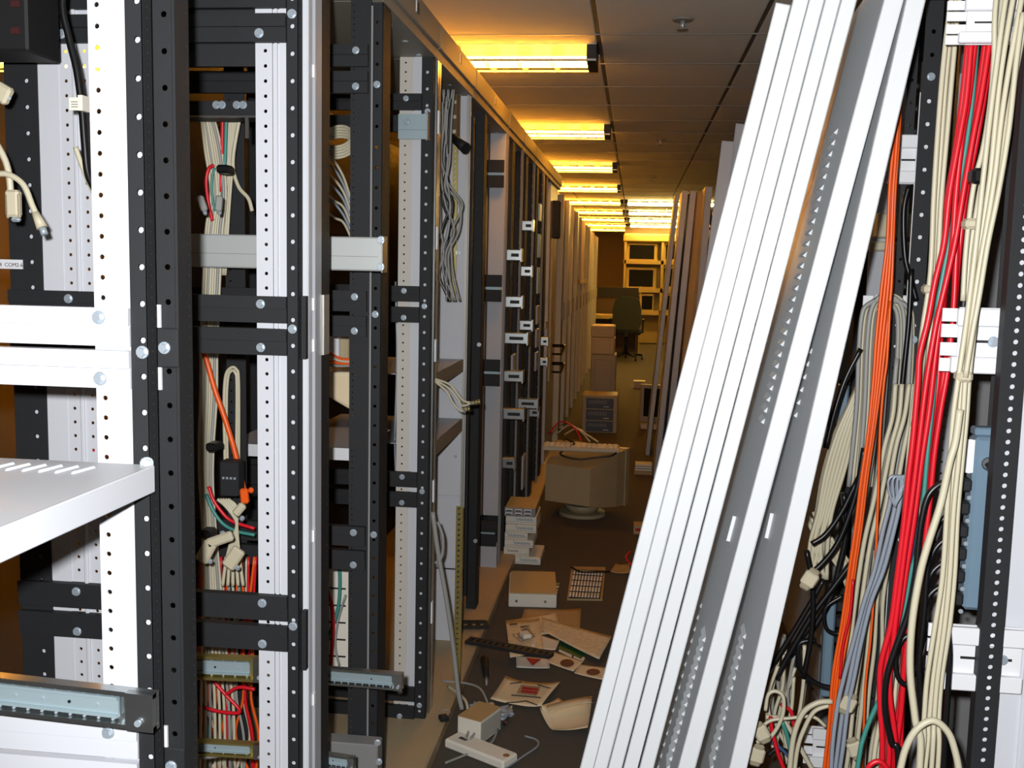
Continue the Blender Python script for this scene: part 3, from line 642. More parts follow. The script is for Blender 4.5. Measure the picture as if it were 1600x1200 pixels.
for px, py, Y_, m, lab in ((1529, 276, 1.795, 'cable_black', 'black hook and loop strap around beige cables above the middle bracket'), (1517, 350, 1.795, 'beige', 'beige plastic band around cables below the black strap'), (1505, 588, 1.745, 'beige', 'beige plastic band around cables at the middle bracket'),
                           (1452, 452, 1.97, 'beige', 'beige plastic band around cables beside the black post'), (1436, 664, 1.92, 'beige', 'beige plastic band around cables among the red ones')):
    c = on(px, py, 'Y', Y_); w2 = .012 if 'black' not in lab[:6] else .014; hh = .009 if m == 'beige' else .013
    tag(MB().bbox(c.x-w2, c.x+w2, c.y-.016, c.y+.016, c.z-hh, c.z+hh, .005).build('cable_tie', m), lab, 'cable tie')
# black power cords from the strip
cable('cable_black', [(1503, 756), (1485, 752), (1468, 757), (1450, 775), (1440, 812), (1435, 850), (1430, 900), (1418, 960), (1400, 1010), (1385, 1060), (1383, 1110), (1393, 1160), (1404, 1200)], 1.83, .0062, 'black power cord arching left from the top plug', 'black cords of the power strip', 'power_cable', upw=False)
for k, y0 in enumerate((800, 835, 870, 905)):
    cable('cable_black', [(1500-k, y0), (1482, y0+4), (1462-4*k, y0+28), (1450-3*k, y0+80), (1444, 960+10*k), (1436, 1040), (1442+6*k, 1110), (1446+7*k, 1200)], 1.85+.008*k, .0055, 'black power cord dropping from a lower plug of the power strip', 'black cords of the power strip', 'power_cable', upw=False)
cable('cable_black', [(1425, 990), (1410, 1000), (1400, 1025), (1402, 1055), (1416, 1070), (1430, 1050)], 1.86, .005, 'black cord coiled in a small loop beside the red cables', None, 'power_cable', down=False)
cable('cable_black', [(1482, 985), (1484, 1030), (1480, 1100), (1475, 1200)], 1.76, .005, 'black cord hanging in front of the lowest white bracket', None, 'power_cable', upw=False)
# orange
OG = 'orange cables in the right rack'
for k in range(4):
    o = (k-1.5)
    cable('cable_orange', [(1408+o*2, 105), (1400+o*2.5, 220), (1394+o*3, 300), (1391+o*3, 375), (1385+o*5, 450), (1377+o*5, 525), (1370+o*4, 600), (1361+o*3, 675), (1350+o*3, 750), (1341+o*3, 825), (1330+o*3, 900), (1321+o*4, 975), (1308+o*4, 1050), (1300+o*3, 1125), (1292+o*3, 1200)], 2.17+.006*(k % 2), .0034, 'orange fibre cable in the strand falling in front of the beige coil', OG, 'fibre_cable')
cable('cable_orange', [(1391, 470), (1386, 560), (1381, 600), (1375, 675), (1372, 775), (1367, 900), (1360, 1000), (1352, 1075), (1347, 1200)], 2.15, .0028, 'single thin orange cable hanging apart from the orange strand', None, 'fibre_cable', upw=False)
cable('cable_red', [(1333, 905), (1328, 960), (1317, 1010), (1312, 1060)], 2.14, .003, 'thin red lead lying along the orange strand', None, 'fibre_cable', down=False)
# beige coil over the bracket
for k in range(8):
    xl, xr = 1342+k*4.2, 1398+k*3.2; top = 456+abs(k-4)*3+k
    cable('cable_beige' if k % 3 else 'cable_grey', [(1326+k*5, 760), (xl-4, 640), (xl, 545), (xl+5, 492), (xl+14, top+8), (1378+k*1.2, top), (xr-4, top+8), (xr+5, 500), (xr+3, 580), (xr-4, 660), (xr-18, 740), (xr-34, 850), (xr-50, 960)], 2.36+.012*(k % 3), .0054, 'beige cable of the coil hung over a white bracket', 'beige coil over a white bracket', cb, down=False, upw=False)
# beige fan to lower left
for k in range(18):
    s = k/17
    cable('cable_beige', [(1375-s*4, 520+s*6), (1362-s*10, 575), (1350-s*22, 620+s*8), (1334-s*30, 680), (1318-s*32, 740), (1300-s*24, 800), (1290-s*24+random.uniform(-4, 4), 850), (1284-s*10+random.uniform(-14, 14), 905)], 2.44+.014*(k % 3), .0050, 'beige cable in the wide fan sweeping down behind the last panel', 'beige cable fan in the right rack', cb, down=False)
bundle('cable_beige', [(1414, 600), (1408, 650), (1396, 700), (1382, 780), (1366, 850), (1352, 930), (1340, 1020), (1330, 1100), (1318, 1200)], 2.26, .0052, 4, 30, 'beige cable falling from the coil beside the orange strand', 'beige cables below the coil', cb)
bundle('cable_beige', [(1362, 860), (1352, 940), (1350, 1010), (1342, 1080), (1335, 1140), (1330, 1200)], 2.3, .0048, 6, 58, 'beige cable in the loose curtain near the floor of the right rack', 'loose beige curtain low in the right rack', cb)
bundle('cable_grey', [(1388, 560), (1380, 650), (1372, 720), (1360, 800), (1345, 880), (1335, 960), (1322, 1060)], 2.3, .0055, 3, 24, 'grey cable beside the orange strand in the right rack', 'grey cables beside the orange strand', cb)
bundle('cable_silver', [(1402, 742), (1398, 785), (1388, 830), (1374, 890), (1356, 940), (1340, 1000), (1326, 1060), (1316, 1110), (1306, 1200)], 2.12, .0048, 3, 14, 'silvery grey ribbon cable looped and tied beside the red cables', 'silver cables beside the red ones', 'ribbon_cable', upw=False)
for k in range(4):
    cable('cable_silver', [(1398, 790), (1390+k*6, 772), (1388+k*7, 752), (1396+k*5, 744), (1408+k*3, 752), (1404, 775), (1398, 792)], 2.07, .0028, 'small knot of silver wire tying the ribbon cables', 'silver wire knot', 'wire_tie', down=False, upw=False)
# black cords in the left part
BK = 'black cords in the shadow behind the last panel'; BKl = 'black power cord in the dark behind the innermost leaning panel'
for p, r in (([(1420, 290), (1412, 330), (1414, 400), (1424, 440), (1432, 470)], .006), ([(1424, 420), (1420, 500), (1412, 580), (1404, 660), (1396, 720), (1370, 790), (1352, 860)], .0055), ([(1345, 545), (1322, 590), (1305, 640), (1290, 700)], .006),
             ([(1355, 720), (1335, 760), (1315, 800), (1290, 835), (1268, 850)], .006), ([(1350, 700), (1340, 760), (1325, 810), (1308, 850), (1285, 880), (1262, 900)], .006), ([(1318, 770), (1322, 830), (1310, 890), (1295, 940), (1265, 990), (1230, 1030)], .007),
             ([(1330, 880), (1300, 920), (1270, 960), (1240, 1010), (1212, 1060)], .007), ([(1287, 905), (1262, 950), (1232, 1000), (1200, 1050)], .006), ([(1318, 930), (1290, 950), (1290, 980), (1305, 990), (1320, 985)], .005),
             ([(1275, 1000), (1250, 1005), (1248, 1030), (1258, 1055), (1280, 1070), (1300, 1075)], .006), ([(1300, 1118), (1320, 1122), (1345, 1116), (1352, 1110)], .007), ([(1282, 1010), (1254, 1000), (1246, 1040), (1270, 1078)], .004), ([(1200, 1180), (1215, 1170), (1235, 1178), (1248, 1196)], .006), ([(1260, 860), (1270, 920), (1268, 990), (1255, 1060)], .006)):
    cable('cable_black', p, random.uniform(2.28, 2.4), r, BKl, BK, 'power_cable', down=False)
# tangle at the foot
TL = 'tangled beige cable on the pile at the foot of the right rack'; TG = 'tangle at the foot of the right rack'
cable('cable_beige', [(1233, 1215), (1237, 1170), (1243, 1140), (1256, 1112), (1278, 1098), (1300, 1096)], 2.16, .0062, TL, TG, cb, down=False)
cable('cable_beige', [(1240, 1215), (1246, 1170), (1256, 1140), (1272, 1112), (1296, 1102)], 2.18, .0050, TL, TG, cb, down=False)
for k in range(14):
    x0 = random.uniform(1195, 1250); y0 = random.uniform(990, 1060)
    cable('cable_beige' if k % 4 else 'cable_grey', [(x0+random.uniform(0, 18), y0), (x0+random.uniform(-6, 10), y0+50), (x0-8+random.uniform(-4, 14), y0+100), (x0+random.uniform(-12, 20), y0+150)], random.uniform(2.3, 2.55), .0045, 'beige strand hanging in the dark over the cable tangle', 'strands over the cable tangle', cb, down=False)
cable('cable_beige', [(1182, 1160), (1205, 1150), (1222, 1120), (1224, 1090), (1212, 1080), (1200, 1086), (1196, 1110)], 2.2, .0045, TL, TG, cb, down=False)
cable('cable_beige', [(1186, 1140), (1204, 1126), (1235, 1122), (1270, 1120), (1290, 1135)], 2.22, .0040, TL, TG, cb, down=False)
cable('cable_beige', [(1196, 1120), (1222, 1124), (1240, 1150), (1262, 1190), (1280, 1220)], 2.3, .0055, TL, TG, cb, down=False)
cable('cable_red', [(1204, 1120), (1206, 1140), (1215, 1175), (1230, 1215)], 2.24, .0048, 'red cable curling through the pile at the foot of the right rack', 'red cables in the pile', cb, down=False)
cable('cable_red', [(1220, 1100), (1236, 1112), (1240, 1135)], 2.34, .0048, 'red cable curling through the pile at the foot of the right rack', 'red cables in the pile', cb, down=False)
cable('cable_teal', [(1222, 1128), (1230, 1150), (1236, 1180)], 2.25, .005, 'teal cable stub in the pile at the foot of the right rack', None, cb, down=False)
cable('cable_blue', [(1190, 1150), (1210, 1162), (1230, 1180), (1245, 1210)], 2.27, .004, 'slate blue cable in the pile at the foot of the right rack', None, cb, down=False)
def plugbox(px, py, Y, sx, sy, sz, rot, m, label, name='connector', group=None):
    c = on(px, py, 'Y', Y); o = MB().bbox(-sx/2, sx/2, -sy/2, sy/2, -sz/2, sz/2, .004)
    R = Matrix.Rotation(rot, 3, 'Y'); o.v = [tuple(R @ Vector(p)+c) for p in o.v]
    return o
for k, (px, py, rot) in enumerate(((1325, 1100, .4), (1336, 1170, -.4), (1265, 905, .5), (1190, 1145, -.5), (1183, 1180, .2))):
    t = thing('cable_connector', 'beige moulded connector among the cables low in the right rack', 'connector', on(px, py, 'Y', 2.12), 'beige connectors low in the right rack')
    plugbox(px, py, 2.12, .03, .014, .032, rot, '', '').build('shell', 'beige', t); c = plugbox(px, py, 2.12, .022, .009, .05, rot, '', ''); c.build('plug_core', 'beige_dark', t)
# flat beige ribbon stack low behind the cords
for k in range(5):
    bundle('cable_beige', [(1262+k*7, 800+k*10), (1275+k*8, 830+k*10), (1300+k*6, 850+k*14), (1322+k*3, 880+k*12)], 2.5, .004, 3, 14, 'short beige lead fanned out behind the black cords', 'short beige leads behind black cords', cb, down=False)

# ------------------------------------------------------------------ things inside the left racks
struct(bx('added_backing', 'black', None, -1.30, -1.28, 2.46, 8.4, 0, 2.12))          # black sheet added to block the lit wall behind the racks
t = thing('chassis', 'light grey steel chassis spanning the third rack at eye level', 'chassis', (-.85, 2.33, 1.47))
A, B = on(290, 421, 'Y', 2.25), on(598, 372, 'Y', 2.25); z0, z1 = on(598, 424, 'Y', 2.25).z, on(598, 371, 'Y', 2.25).z
bx('case', 'grey_steel', t, A.x, B.x, 2.25, 2.275, z0, z1, b=.003); bx('side_plate', 'zinc', t, B.x-.001, B.x+.001, 2.245, 2.29, z0-.003, z1+.003); bolt(t, (B.x-.004, 2.25, z1-.006)); bolt(t, (B.x-.004, 2.25, z0+.01))
bx('case_seam', 'midgrey', t, A.x, B.x-.01, 2.2485, 2.2502, (z0+z1)/2-.006, (z0+z1)/2-.005)
t = thing('chassis', 'dark chassis edge with bright hex bolts above the hanging cables', 'chassis', (-.9, 2.2, 1.83))
A, B = on(305, 182, 'Y', 2.2), on(398, 158, 'Y', 2.2); bx('case', 'black', t, A.x-.1, B.x+.06, 2.2, 2.28, A.z, B.z); bx('lip', 'zinc', t, A.x-.1, B.x+.06, 2.196, 2.2, A.z-.002, A.z+.002)
for px in (338, 347, 370, 380): bolt(t, on(px, 164, 'Y', 2.199))
bx('bracket_foot', 'zinc', t, on(383, 200, 'Y', 2.21).x, on(388, 200, 'Y', 2.21).x, 2.21, 2.215, on(388, 216, 'Y', 2.21).z, A.z)
t = thing('slide_plate', 'blue grey galvanised plate bolted across the white post of the fourth rack', 'plate', (-.66, 3.06, 1.9))
A, B = on(622, 217, 'Y', 3.06), on(672, 178, 'Y', 3.06); bx('plate', 'zinc_blue', t, A.x, B.x, 3.06, 3.063, A.z, B.z); bx('end_flange', 'zinc', t, B.x-.002, B.x, 3.03, 3.063, A.z-.004, B.z+.004); bolt(t, on(636, 190, 'Y', 3.059)); bolt(t, on(668, 174, 'Y', 3.059)); bx('seam', 'midgrey', t, A.x, B.x, 3.0592, 3.06, A.z+(B.z-A.z)*.36, A.z+(B.z-A.z)*.375)
def slide_px(label, a, b, Y, h, m='zinc', holes=5): return slide(label, on(a[0], a[1], 'Y', Y), on(b[0], b[1], 'Y', Y), h, SG, m, holes)
slide_px('brass toned drawer slide crossing behind the lower black rails of the second rack', (215, 1036), (420, 1045), 1.93, .05, 'brass_zinc')
slide_px('brass toned slide bar near the floor of the second rack', (215, 1160), (420, 1172), 1.93, .03, 'brass_zinc')
slide_px('drawer slide jutting into the aisle low on the third rack', (508, 1054), (630, 1064), 2.33, .042)
slide_px('short drawer slide at the foot of the third rack', (470, 1180), (555, 1192), 2.1, .03)
slide_px('short drawer slide at the foot of the fourth rack', (590, 1160), (682, 1170), 3.02, .03)
t = thing('chassis', 'grey chassis corner at the foot of the third rack', 'chassis', (-.7, 2.36, .35))
A, B = on(505, 1215, 'Y', 2.36), on(590, 1165, 'Y', 2.36); bx('case', 'midgrey', t, A.x-.1, B.x, 2.36, 2.41, A.z, B.z, b=.003); bolt(t, on(590, 1160, 'Y', 2.35)); bolt(t, on(592, 1190, 'Y', 2.35))
# label strip with lettering
t = thing('label_strip', 'white printed label strip on the black rear post of the second rack', 'label', on(10, 419, 'Y', 1.866))
A, B = on(-30, 419, 'Y', 1.866), on(35, 406, 'Y', 1.866); bx('strip', 'bracket_white', t, A.x, B.x, 1.866, 1.868, A.z, B.z)
def text(root, s, loc, size, m, rot=(math.pi/2, 0, 0), name='lettering'):
    c = bpy.data.curves.new('lettering', 'FONT'); c.body = s; c.size = size; c.extrude = .0002
    o = bpy.data.objects.new('tmp', c); col.objects.link(o); dg = bpy.context.evaluated_depsgraph_get(); me = bpy.data.meshes.new_from_object(o.evaluated_get(dg)); bpy.data.objects.remove(o)
    q = bpy.data.objects.new(name, me); me.materials.clear(); me.materials.append(MATS[m]); col.objects.link(q); q.parent = root; q.location = Vector(loc)-ORG[root.name]; q.rotation_euler = rot; return q
text(t, '594  COM2-6', on(-9, 416, 'Y', 1.8655), .0105, 'ink')

# cables hanging inside the second and third racks
I1 = 'beige cable in the bundle hanging inside the second rack'; G1 = 'beige bundle inside the second rack'
for k in range(8):
    o = k*3.6
    cable('cable_beige' if k % 4 != 2 else 'cable_grey', [(312+o*.6, 160), (320+o, 230), (330+o*.9, 300), (322+o, 360), (318+o, 440), (314+o, 540), (313+o, 620), (311+o*.9, 690), (312+o*.8, 750), (316+o*.8, 820), (318+o, 900), (316+o*1.4, 1000), (314+o*2, 1100), (312+o*2.2, 1200)], 2.16+.01*(k % 3), .0036, I1, G1, cb)
for k in range(5):
    cable('cable_beige', [(372-k*3, 160), (366-k*2.5, 230), (360-k*3, 300), (356-k*3, 360), (352-k*3, 430)], 2.2, .0034, 'beige cable beside the red and teal leads in the second rack', 'beige leads by the red and teal ones', cb, down=False)
cable('cable_beige', [(377, 170), (364, 250), (372, 290), (388, 310), (394, 330)], 2.18, .0045, 'stout beige cable bowing towards the white post in the second rack', None, cb, down=False)
cable('cable_red', [(348, 170), (347, 230), (345, 300)], 2.17, .004, 'red lead hanging between beige cables in the second rack', None, cb, down=False)
cable('cable_teal', [(354, 170), (352, 240), (348, 300), (346, 350)], 2.17, .004, 'teal lead hanging between beige cables in the second rack', None, cb, down=False)
cable('cable_red', [(334, 258), (326, 264), (322, 285), (326, 320), (332, 345)], 2.15, .004, 'red lead curling behind the grey plugs in the second rack', None, cb, down=False)
cable('cable_teal', [(336, 262), (331, 280), (332, 310), (336, 330)], 2.155, .003, 'thin green lead curling behind the grey plugs in the second rack', None, cb, down=False)
cable('cable_orange', [(317, 545), (326, 575), (336, 610), (350, 650), (364, 695), (374, 735), (382, 768)], 2.12, .0062, 'bright orange cable slanting down inside the second rack', None, 'fibre_cable', down=False)
for q in ([(352, 740), (350, 640), (352, 590), (360, 575), (369, 577), (373, 600), (373, 740)], [(356, 745), (354, 640), (356, 592), (361, 580), (367, 582), (370, 604), (369, 745)]):
    cable('cable_beige', q, 2.2, .0036, 'beige cable bent in a tall hairpin loop in the second rack', 'hairpin loop in the second rack', cb, down=False)
cable('cable_red', [(326, 760), (333, 780), (345, 798), (362, 814), (398, 826)], 2.1, .004, 'red lead curving low across the second rack', None, cb, down=False)
cable('cable_teal', [(322, 772), (332, 796), (348, 818), (370, 830), (398, 836)], 2.1, .004, 'green lead curving low across the second rack', None, cb, down=False)
for k in range(5):
    cable('cable_beige', [(340+k*4, 780), (352+k*4, 790), (366+k*1, 808), (370, 822), (366+k*3-6, 850), (352+k*6, 885), (348+k*8, 915)], 2.08, .004, 'beige lead of the tied bunch low in the second rack', 'tied bunch low in the second rack', cb, down=False)
for k, (px, py, rot, sx, sz) in enumerate(((316, 318, -.35, .014, .034), (342, 318, .1, .014, .034), (322, 862, .5, .03, .05), (344, 843, 1.2, .022, .06), (365, 872, .6, .03, .05), (374, 796, .7, .018, .03))):
    t = thing('cable_connector', ['grey plug hanging at the left in the second rack window', 'grey plug hanging beside the teal lead in the second rack', 'large beige connector hood low in the second rack', 'long beige connector lying across the tied bunch', 'beige connector hood with a bright metal shell low in the second rack', 'round beige plug at the top of the tied bunch'][k], 'connector', on(px, py, 'Y', 2.06))
    plugbox(px, py, 2.06, sx, .014, sz, rot, '', '').build('hood', 'cable_grey' if k < 2 else 'beige', t); plugbox(px+(4 if k != 1 else 1), py+14 if k != 3 else py-9, 2.065, sx*.6, .008, .012, rot, '', '').build('metal_shell', 'chrome', t)
t = thing('cable_connector', 'orange duplex plug hanging by the rear black post', 'connector', on(382, 775, 'Y', 2.11)); plugbox(382, 775, 2.11, .018, .014, .034, -.1, '', '').build('hood', 'cable_orange', t); plugbox(392, 766, 2.11, .012, .008, .012, .6, '', '').build('latch', 'cable_orange', t)
t = thing('junction_box', 'small black box with a row of bright pins inside the second rack', 'box', on(358, 775, 'Y', 2.22)); A, B = on(343, 775, 'Y', 2.22), on(372, 722, 'Y', 2.22); bx('body', 'black', t, A.x, B.x, 2.22, 2.26, A.z, B.z, b=.003)
for k in range(4): bx('pin', 'chrome', t, A.x+.008+k*.009, A.x+.013+k*.009, 2.217, 2.22, (A.z+B.z)/2, (A.z+B.z)/2+.005)
for (px, py, Y_, lab) in ((335, 697, 2.14, 'black strap around the beige bundle in the second rack'), (325, 832, 2.14, 'wide black strap low on the beige bundle in the second rack'), (352, 265, 2.16, 'black strap around the leads near the top of the second rack')):
    c = on(px, py, 'Y', Y_); tag(MB().bbox(c.x-.013, c.x+.013, c.y-.02, c.y+.02, c.z-.009, c.z+.009, .004).build('cable_tie', 'cable_black'), lab, 'cable tie')
cols_ = ['cable_orange', 'cable_red', 'cable_grey', 'cable_beige', 'cable_orange', 'cable_teal', 'cable_grey', 'cable_orange', 'cable_red', 'cable_beige']
names_ = {'cable_orange': 'orange', 'cable_red': 'red', 'cable_grey': 'grey', 'cable_beige': 'beige', 'cable_teal': 'green'}
for k in range(22):
    x = 312+k*4+random.uniform(-2, 2); m = cols_[k % 10]
    cable(m, [(x+random.uniform(-6, 6), 870), (x+random.uniform(-4, 4), 960), (x+random.uniform(-6, 6), 1030), (x+random.uniform(-12, 12), 1090), (x+random.uniform(-16, 16), 1150), (x+random.uniform(-16, 16), 1215)], 2.2+.012*(k % 4), .0034, names_[m]+' strand in the coloured wires low in the second rack', names_[m]+' strands low in the second rack', cb, down=False)
cable('cable_red', [(318, 1105), (345, 1112), (375, 1112), (352, 1085), (330, 1060)], 2.1, .0042, 'red cable crossing the coloured wires low in the second rack', None, cb, down=False)
cable('cable_red', [(352, 1086), (372, 1074), (398, 1077)], 2.1, .0042, 'red cable curving to the white post above the floor slide', None, cb, down=False)
cable('cable_grey', [(305, 1181), (330, 1180), (360, 1174), (398, 1164), (420, 1158)], 1.95, .0075, 'thick grey cable bowing across the foot of the second rack', None, cb, down=False)
# nearest rack: leads and the tagged black cable seen through the white frame
cable('cable_black', [(98, -6), (108, 60), (120, 110), (128, 170), (132, 220), (137, 270), (150, 300)], 1.62, .0062, 'black cable with a paper tag hanging behind the white post', None, 'power_cable', down=False)
t = thing('cable_tag', 'white paper tag folded around the black cable behind the white post', 'tag', on(118, 172, 'Y', 1.61)); A, B = on(107, 172, 'Y', 1.61), on(132, 152, 'Y', 1.61); bx('flag', 'paper_white', t, A.x, B.x, 1.612, 1.614, A.z, B.z); bx('fold', 'paper_white', t, B.x-.006, B.x+.002, 1.60, 1.625, A.z-.002, B.z+.002)
for k in range(3): bx('print_line', 'ink', t, A.x+.004, B.x-.01, 1.6112, 1.6122, A.z+.005+k*.004, A.z+.006+k*.004)
cable('cable_beige', [(-20, 200), (8, 250), (16, 290), (15, 320)], 1.6, .0055, 'beige monitor cable hanging at the rear post beside the label strip', None, 'monitor_cable', down=False)
cable('cable_beige', [(-20, 275), (10, 272), (36, 288), (50, 320), (57, 336)], 1.59, .0052, 'beige keyboard cable hanging beside the monitor cable', None, 'keyboard_cable', down=False)
cable('cable_beige', [(118, 230), (128, 258), (145, 298), (160, 320)], 1.66, .0045, 'beige cable slanting behind the nearest white post', None, cb, down=False)
t = thing('cable_connector', 'beige monitor plug with screws hanging in the nearest rack', 'connector', on(20, 340, 'Y', 1.59)); plugbox(21, 318, 1.59, .024, .016, .044, .0, '', '').build('hood', 'beige', t); plugbox(25, 343, 1.59, .016, .01, .008, 0, '', '').build('metal_shell', 'chrome', t)
for dx in (12, 30): plugbox(dx, 322, 1.585, .005, .006, .04, 0, '', '').build('screw', 'beige_dark', t)
t = thing('cable_connector', 'slim beige keyboard plug with a bright round tip', 'connector', on(65, 360, 'Y', 1.585)); a, b = on(55, 332, 'Y', 1.585), on(66, 356, 'Y', 1.585); MB().cyl(a, b, .006, .009, 12).build('hood', 'beige', t); MB().cyl(b, on(70, 367, 'Y', 1.585), .006, .006, 12).build('metal_shell', 'chrome', t)
t = thing('cable_connector', 'beige connector hood at the edge of the nearest rack', 'connector', on(5, 150, 'Y', 1.6)); plugbox(4, 146, 1.6, .028, .016, .03, .5, '', '').build('hood', 'beige', t); plugbox(12, 152, 1.6, .012, .008, .01, .5, '', '').build('metal_shell', 'chrome', t)
cable('cable_red', [(130, 720), (140, 708), (152, 706), (165, 712)], 1.9, .005, 'red cable curl behind the white post above the shelf', None, cb, down=False)
t = thing('equipment_box', 'black equipment box with red marks at the top of the nearest rack', 'box', on(10, 80, 'Y', 1.65)); A, B = on(-60, 80, 'Y', 1.65), on(40, -30, 'Y', 1.65); bx('case', 'dark', t, A.x, B.x, 1.65, 1.75, A.z, B.z, b=.004)
for py in (6, 48): c = on(24, py, 'Y', 1.649); bx('red_mark', 'dull_red', t, c.x-.008, c.x+.008, 1.648, 1.6505, c.z-.005, c.z+.005)
# third rack window
I3 = 'beige cable of the coil hung high in the fourth rack'
for k in range(5):
    c = on(528, 213+k*2, 'Y', 2.8); ring = [c+Vector(((.040+.002*k)*math.cos(a), .03*math.sin(a), .032*math.sin(a)-.004*k)) for a in np.linspace(0, 6.2, 22)]
    tag(MB().tube(ring, .004, 6).build(cb, 'cable_beige'), I3, 'cable', 'beige coil high in the fourth rack')
for k in range(7):
    cable('cable_silver' if k % 2 else 'cable_beige', [(500, 236+k*14), (520, 250+k*14+random.uniform(-4, 8)), (536, 275+k*12), (548, 310+k*10)], 2.85, .004, 'pale cable slanting behind the black posts of the third rack', 'slanting cables behind the third rack', cb, down=False)
t = thing('wall_box', 'white wired box with orange leads behind the third rack', 'box', on(525, 560, 'Y', 2.75)); A, B = on(505, 560, 'Y', 2.75), on(545, 520, 'Y', 2.75); bx('case', 'putty', t, A.x, B.x, 2.75, 2.8, A.z, B.z, b=.003); bx('terminal', 'bracket_white', t, A.x+.02, A.x+.05, 2.73, 2.75, A.z, B.z-.005, b=.003)
for k in range(4): cable(('cable_orange', 'cable_beige', 'cable_orange', 'cable_grey')[k], [(498, 545+k*7), (515, 552+k*6), (532, 560+k*4), (550, 562+k*3)], 2.72, .004, 'lead running out under the white wired box', 'leads under the white wired box', cb, down=False)
def sheet(pts, z, amp, m, label, cat, name, group=None, n=8, th=.0012, Y=None, seed=0):
    """thin sheet through four pixel corners, on the floor (height z) or on the plane Y"""
    rs = random.Random(seed or sum(map(ord, label))); C4 = [on(p[0], p[1], 'Z', z) if Y is None else on(p[0], p[1], 'Y', Y) for p in pts]; vs = []; ph = [rs.uniform(0, 6) for _ in range(4)]
    for lay in (0, -th):
        for i in range(n+1):
            for j in range(n+1):
                s, q = i/n, j/n; p = C4[0]*(1-s)*(1-q)+C4[1]*s*(1-q)+C4[2]*s*q+C4[3]*(1-s)*q
                b = amp*(.5+.25*math.sin(ph[0]+4*s+2*q)+.25*math.sin(ph[1]+3*q-2.5*s))+amp*.6*(abs(s-.5)*2)**3
                vs.append(p+Vector((0, 0, b+lay+th)) if Y is None else p+Vector((0, b+lay, 0)))
    N = (n+1)**2; fs = []
    for i in range(n):
        for j in range(n):
            a = i*(n+1)+j; fs.append((a, a+1, a+n+2, a+n+1)); fs.append((N+a, N+a+n+1, N+a+n+2, N+a+1))
    for i in range(n):
        for a, b in ((i, i+1), (n*(n+1)+i+1, n*(n+1)+i)): fs.append((b, a, N+a, N+b))
        for a, b in (((i+1)*(n+1), i*(n+1)), (i*(n+1)+n, (i+1)*(n+1)+n)): fs.append((b, a, N+a, N+b))
    mb = MB().add(vs, fs, True); return tag(mb.build(name, m), label, cat, group)
sheet(((500, 582), (545, 582), (545, 640), (500, 612)), 0, .01, 'paper', 'pale sheet of card wedged behind the black post of the third rack', 'card', 'card_sheet', Y=2.72)
t = thing('rack_shelf', 'grey shelf with a white flange deep behind the third rack', 'shelf', (-.9, 2.8, 1.0)); A = on(500, 700, 'Y', 2.66); bx('top_sheet', 'grey', t, -1.1, -.72, 2.66, 3.0, A.z+.0, A.z+.003); bx('front_flange', 'bracket_white', t, -1.1, -.72, 2.655, 2.66, A.z-.03, A.z+.003)
t = thing('patch_plate', 'white slotted plate standing low behind the third rack', 'plate', on(525, 1040, 'Y', 2.75)); A, B = on(500, 1040, 'Y', 2.75), on(546, 880, 'Y', 2.75); bx('plate', 'paper_white', t, A.x, B.x, 2.75, 2.76, A.z, B.z)
for k in range(5): bx('plate_slot', 'dark', t, A.x+.01, B.x-.01, 2.747, 2.75, A.z+.03+k*.05, A.z+.034+k*.05)
cable('cable_red', [(510, 912), (519, 950), (520, 990), (516, 1045)], 2.68, .0055, 'red cable hanging before the white slotted plate', None, cb, down=False)
cable('cable_teal', [(528, 870), (531, 905), (528, 950), (512, 1000)], 2.7, .0055, 'green cable hanging before the white slotted plate', None, cb, down=False)
cable('cable_grey', [(540, 930), (528, 970), (524, 1010), (530, 1040)], 2.7, .0035, 'grey wire hanging before the white slotted plate', None, cb, down=False)
for k in range(4): cable('cable_silver', [(618+k, 440+k*30), (620+k, 560), (617, 680), (619, 760)], 3.25, .003, 'thin silver wire beside the cream perforated post', 'silver wires by the cream post', cb, down=False)
# white rack: power strip and grey leads
t = thing('power_strip', 'dark power strip with plugs at the top of the white sided rack', 'power strip', on(708, 222, 'Y', 3.6)); A, B = on(699, 222, 'Y', 3.6), on(717, 145, 'Y', 3.6); bx('body', 'brown', t, A.x, B.x, 3.6, 3.63, A.z, B.z, b=.004)
for k in range(3): bx('outlet', 'beige', t, A.x+.018, A.x+.03, 3.596, 3.6, A.z+.03+k*.05, A.z+.042+k*.05)
a, b = on(706, 214, 'Y', 3.58), on(728, 232, 'Y', 3.52); MB().cyl(a, b, .012, .02, 10).build('plug', 'rubber', t)
for k in range(9):
    x0 = 684+k*2.4
    cable('cable_grey' if k % 3 else 'cable_black', [(x0+6, 140), (x0+random.uniform(-4, 12), 190), (x0+random.uniform(-5, 8), 250), (x0+random.uniform(-4, 6), 290+random.uniform(-12, 12)), (x0+6+random.uniform(-6, 14), 320), (x0+10+random.uniform(-10, 12), 360), (x0+random.uniform(-6, 10), 395), (x0+random.uniform(-6, 12), 430), (x0+random.uniform(-6, 18), 470)], 3.45, .0045, 'grey lead of the loose bunch high in the white sided rack', 'grey leads in the white rack', cb, down=False)
for k, q in enumerate(([(680, 594), (700, 606), (716, 624), (722, 634), (738, 630)], [(680, 596), (698, 612), (708, 630), (720, 642), (732, 640)], [(680, 592), (704, 602), (724, 626), (742, 629)])):
    cable('cable_beige', q, 3.15, .0038, 'beige lead dangling out over the lower grey shelf', 'leads over the lower shelf', cb, down=False)
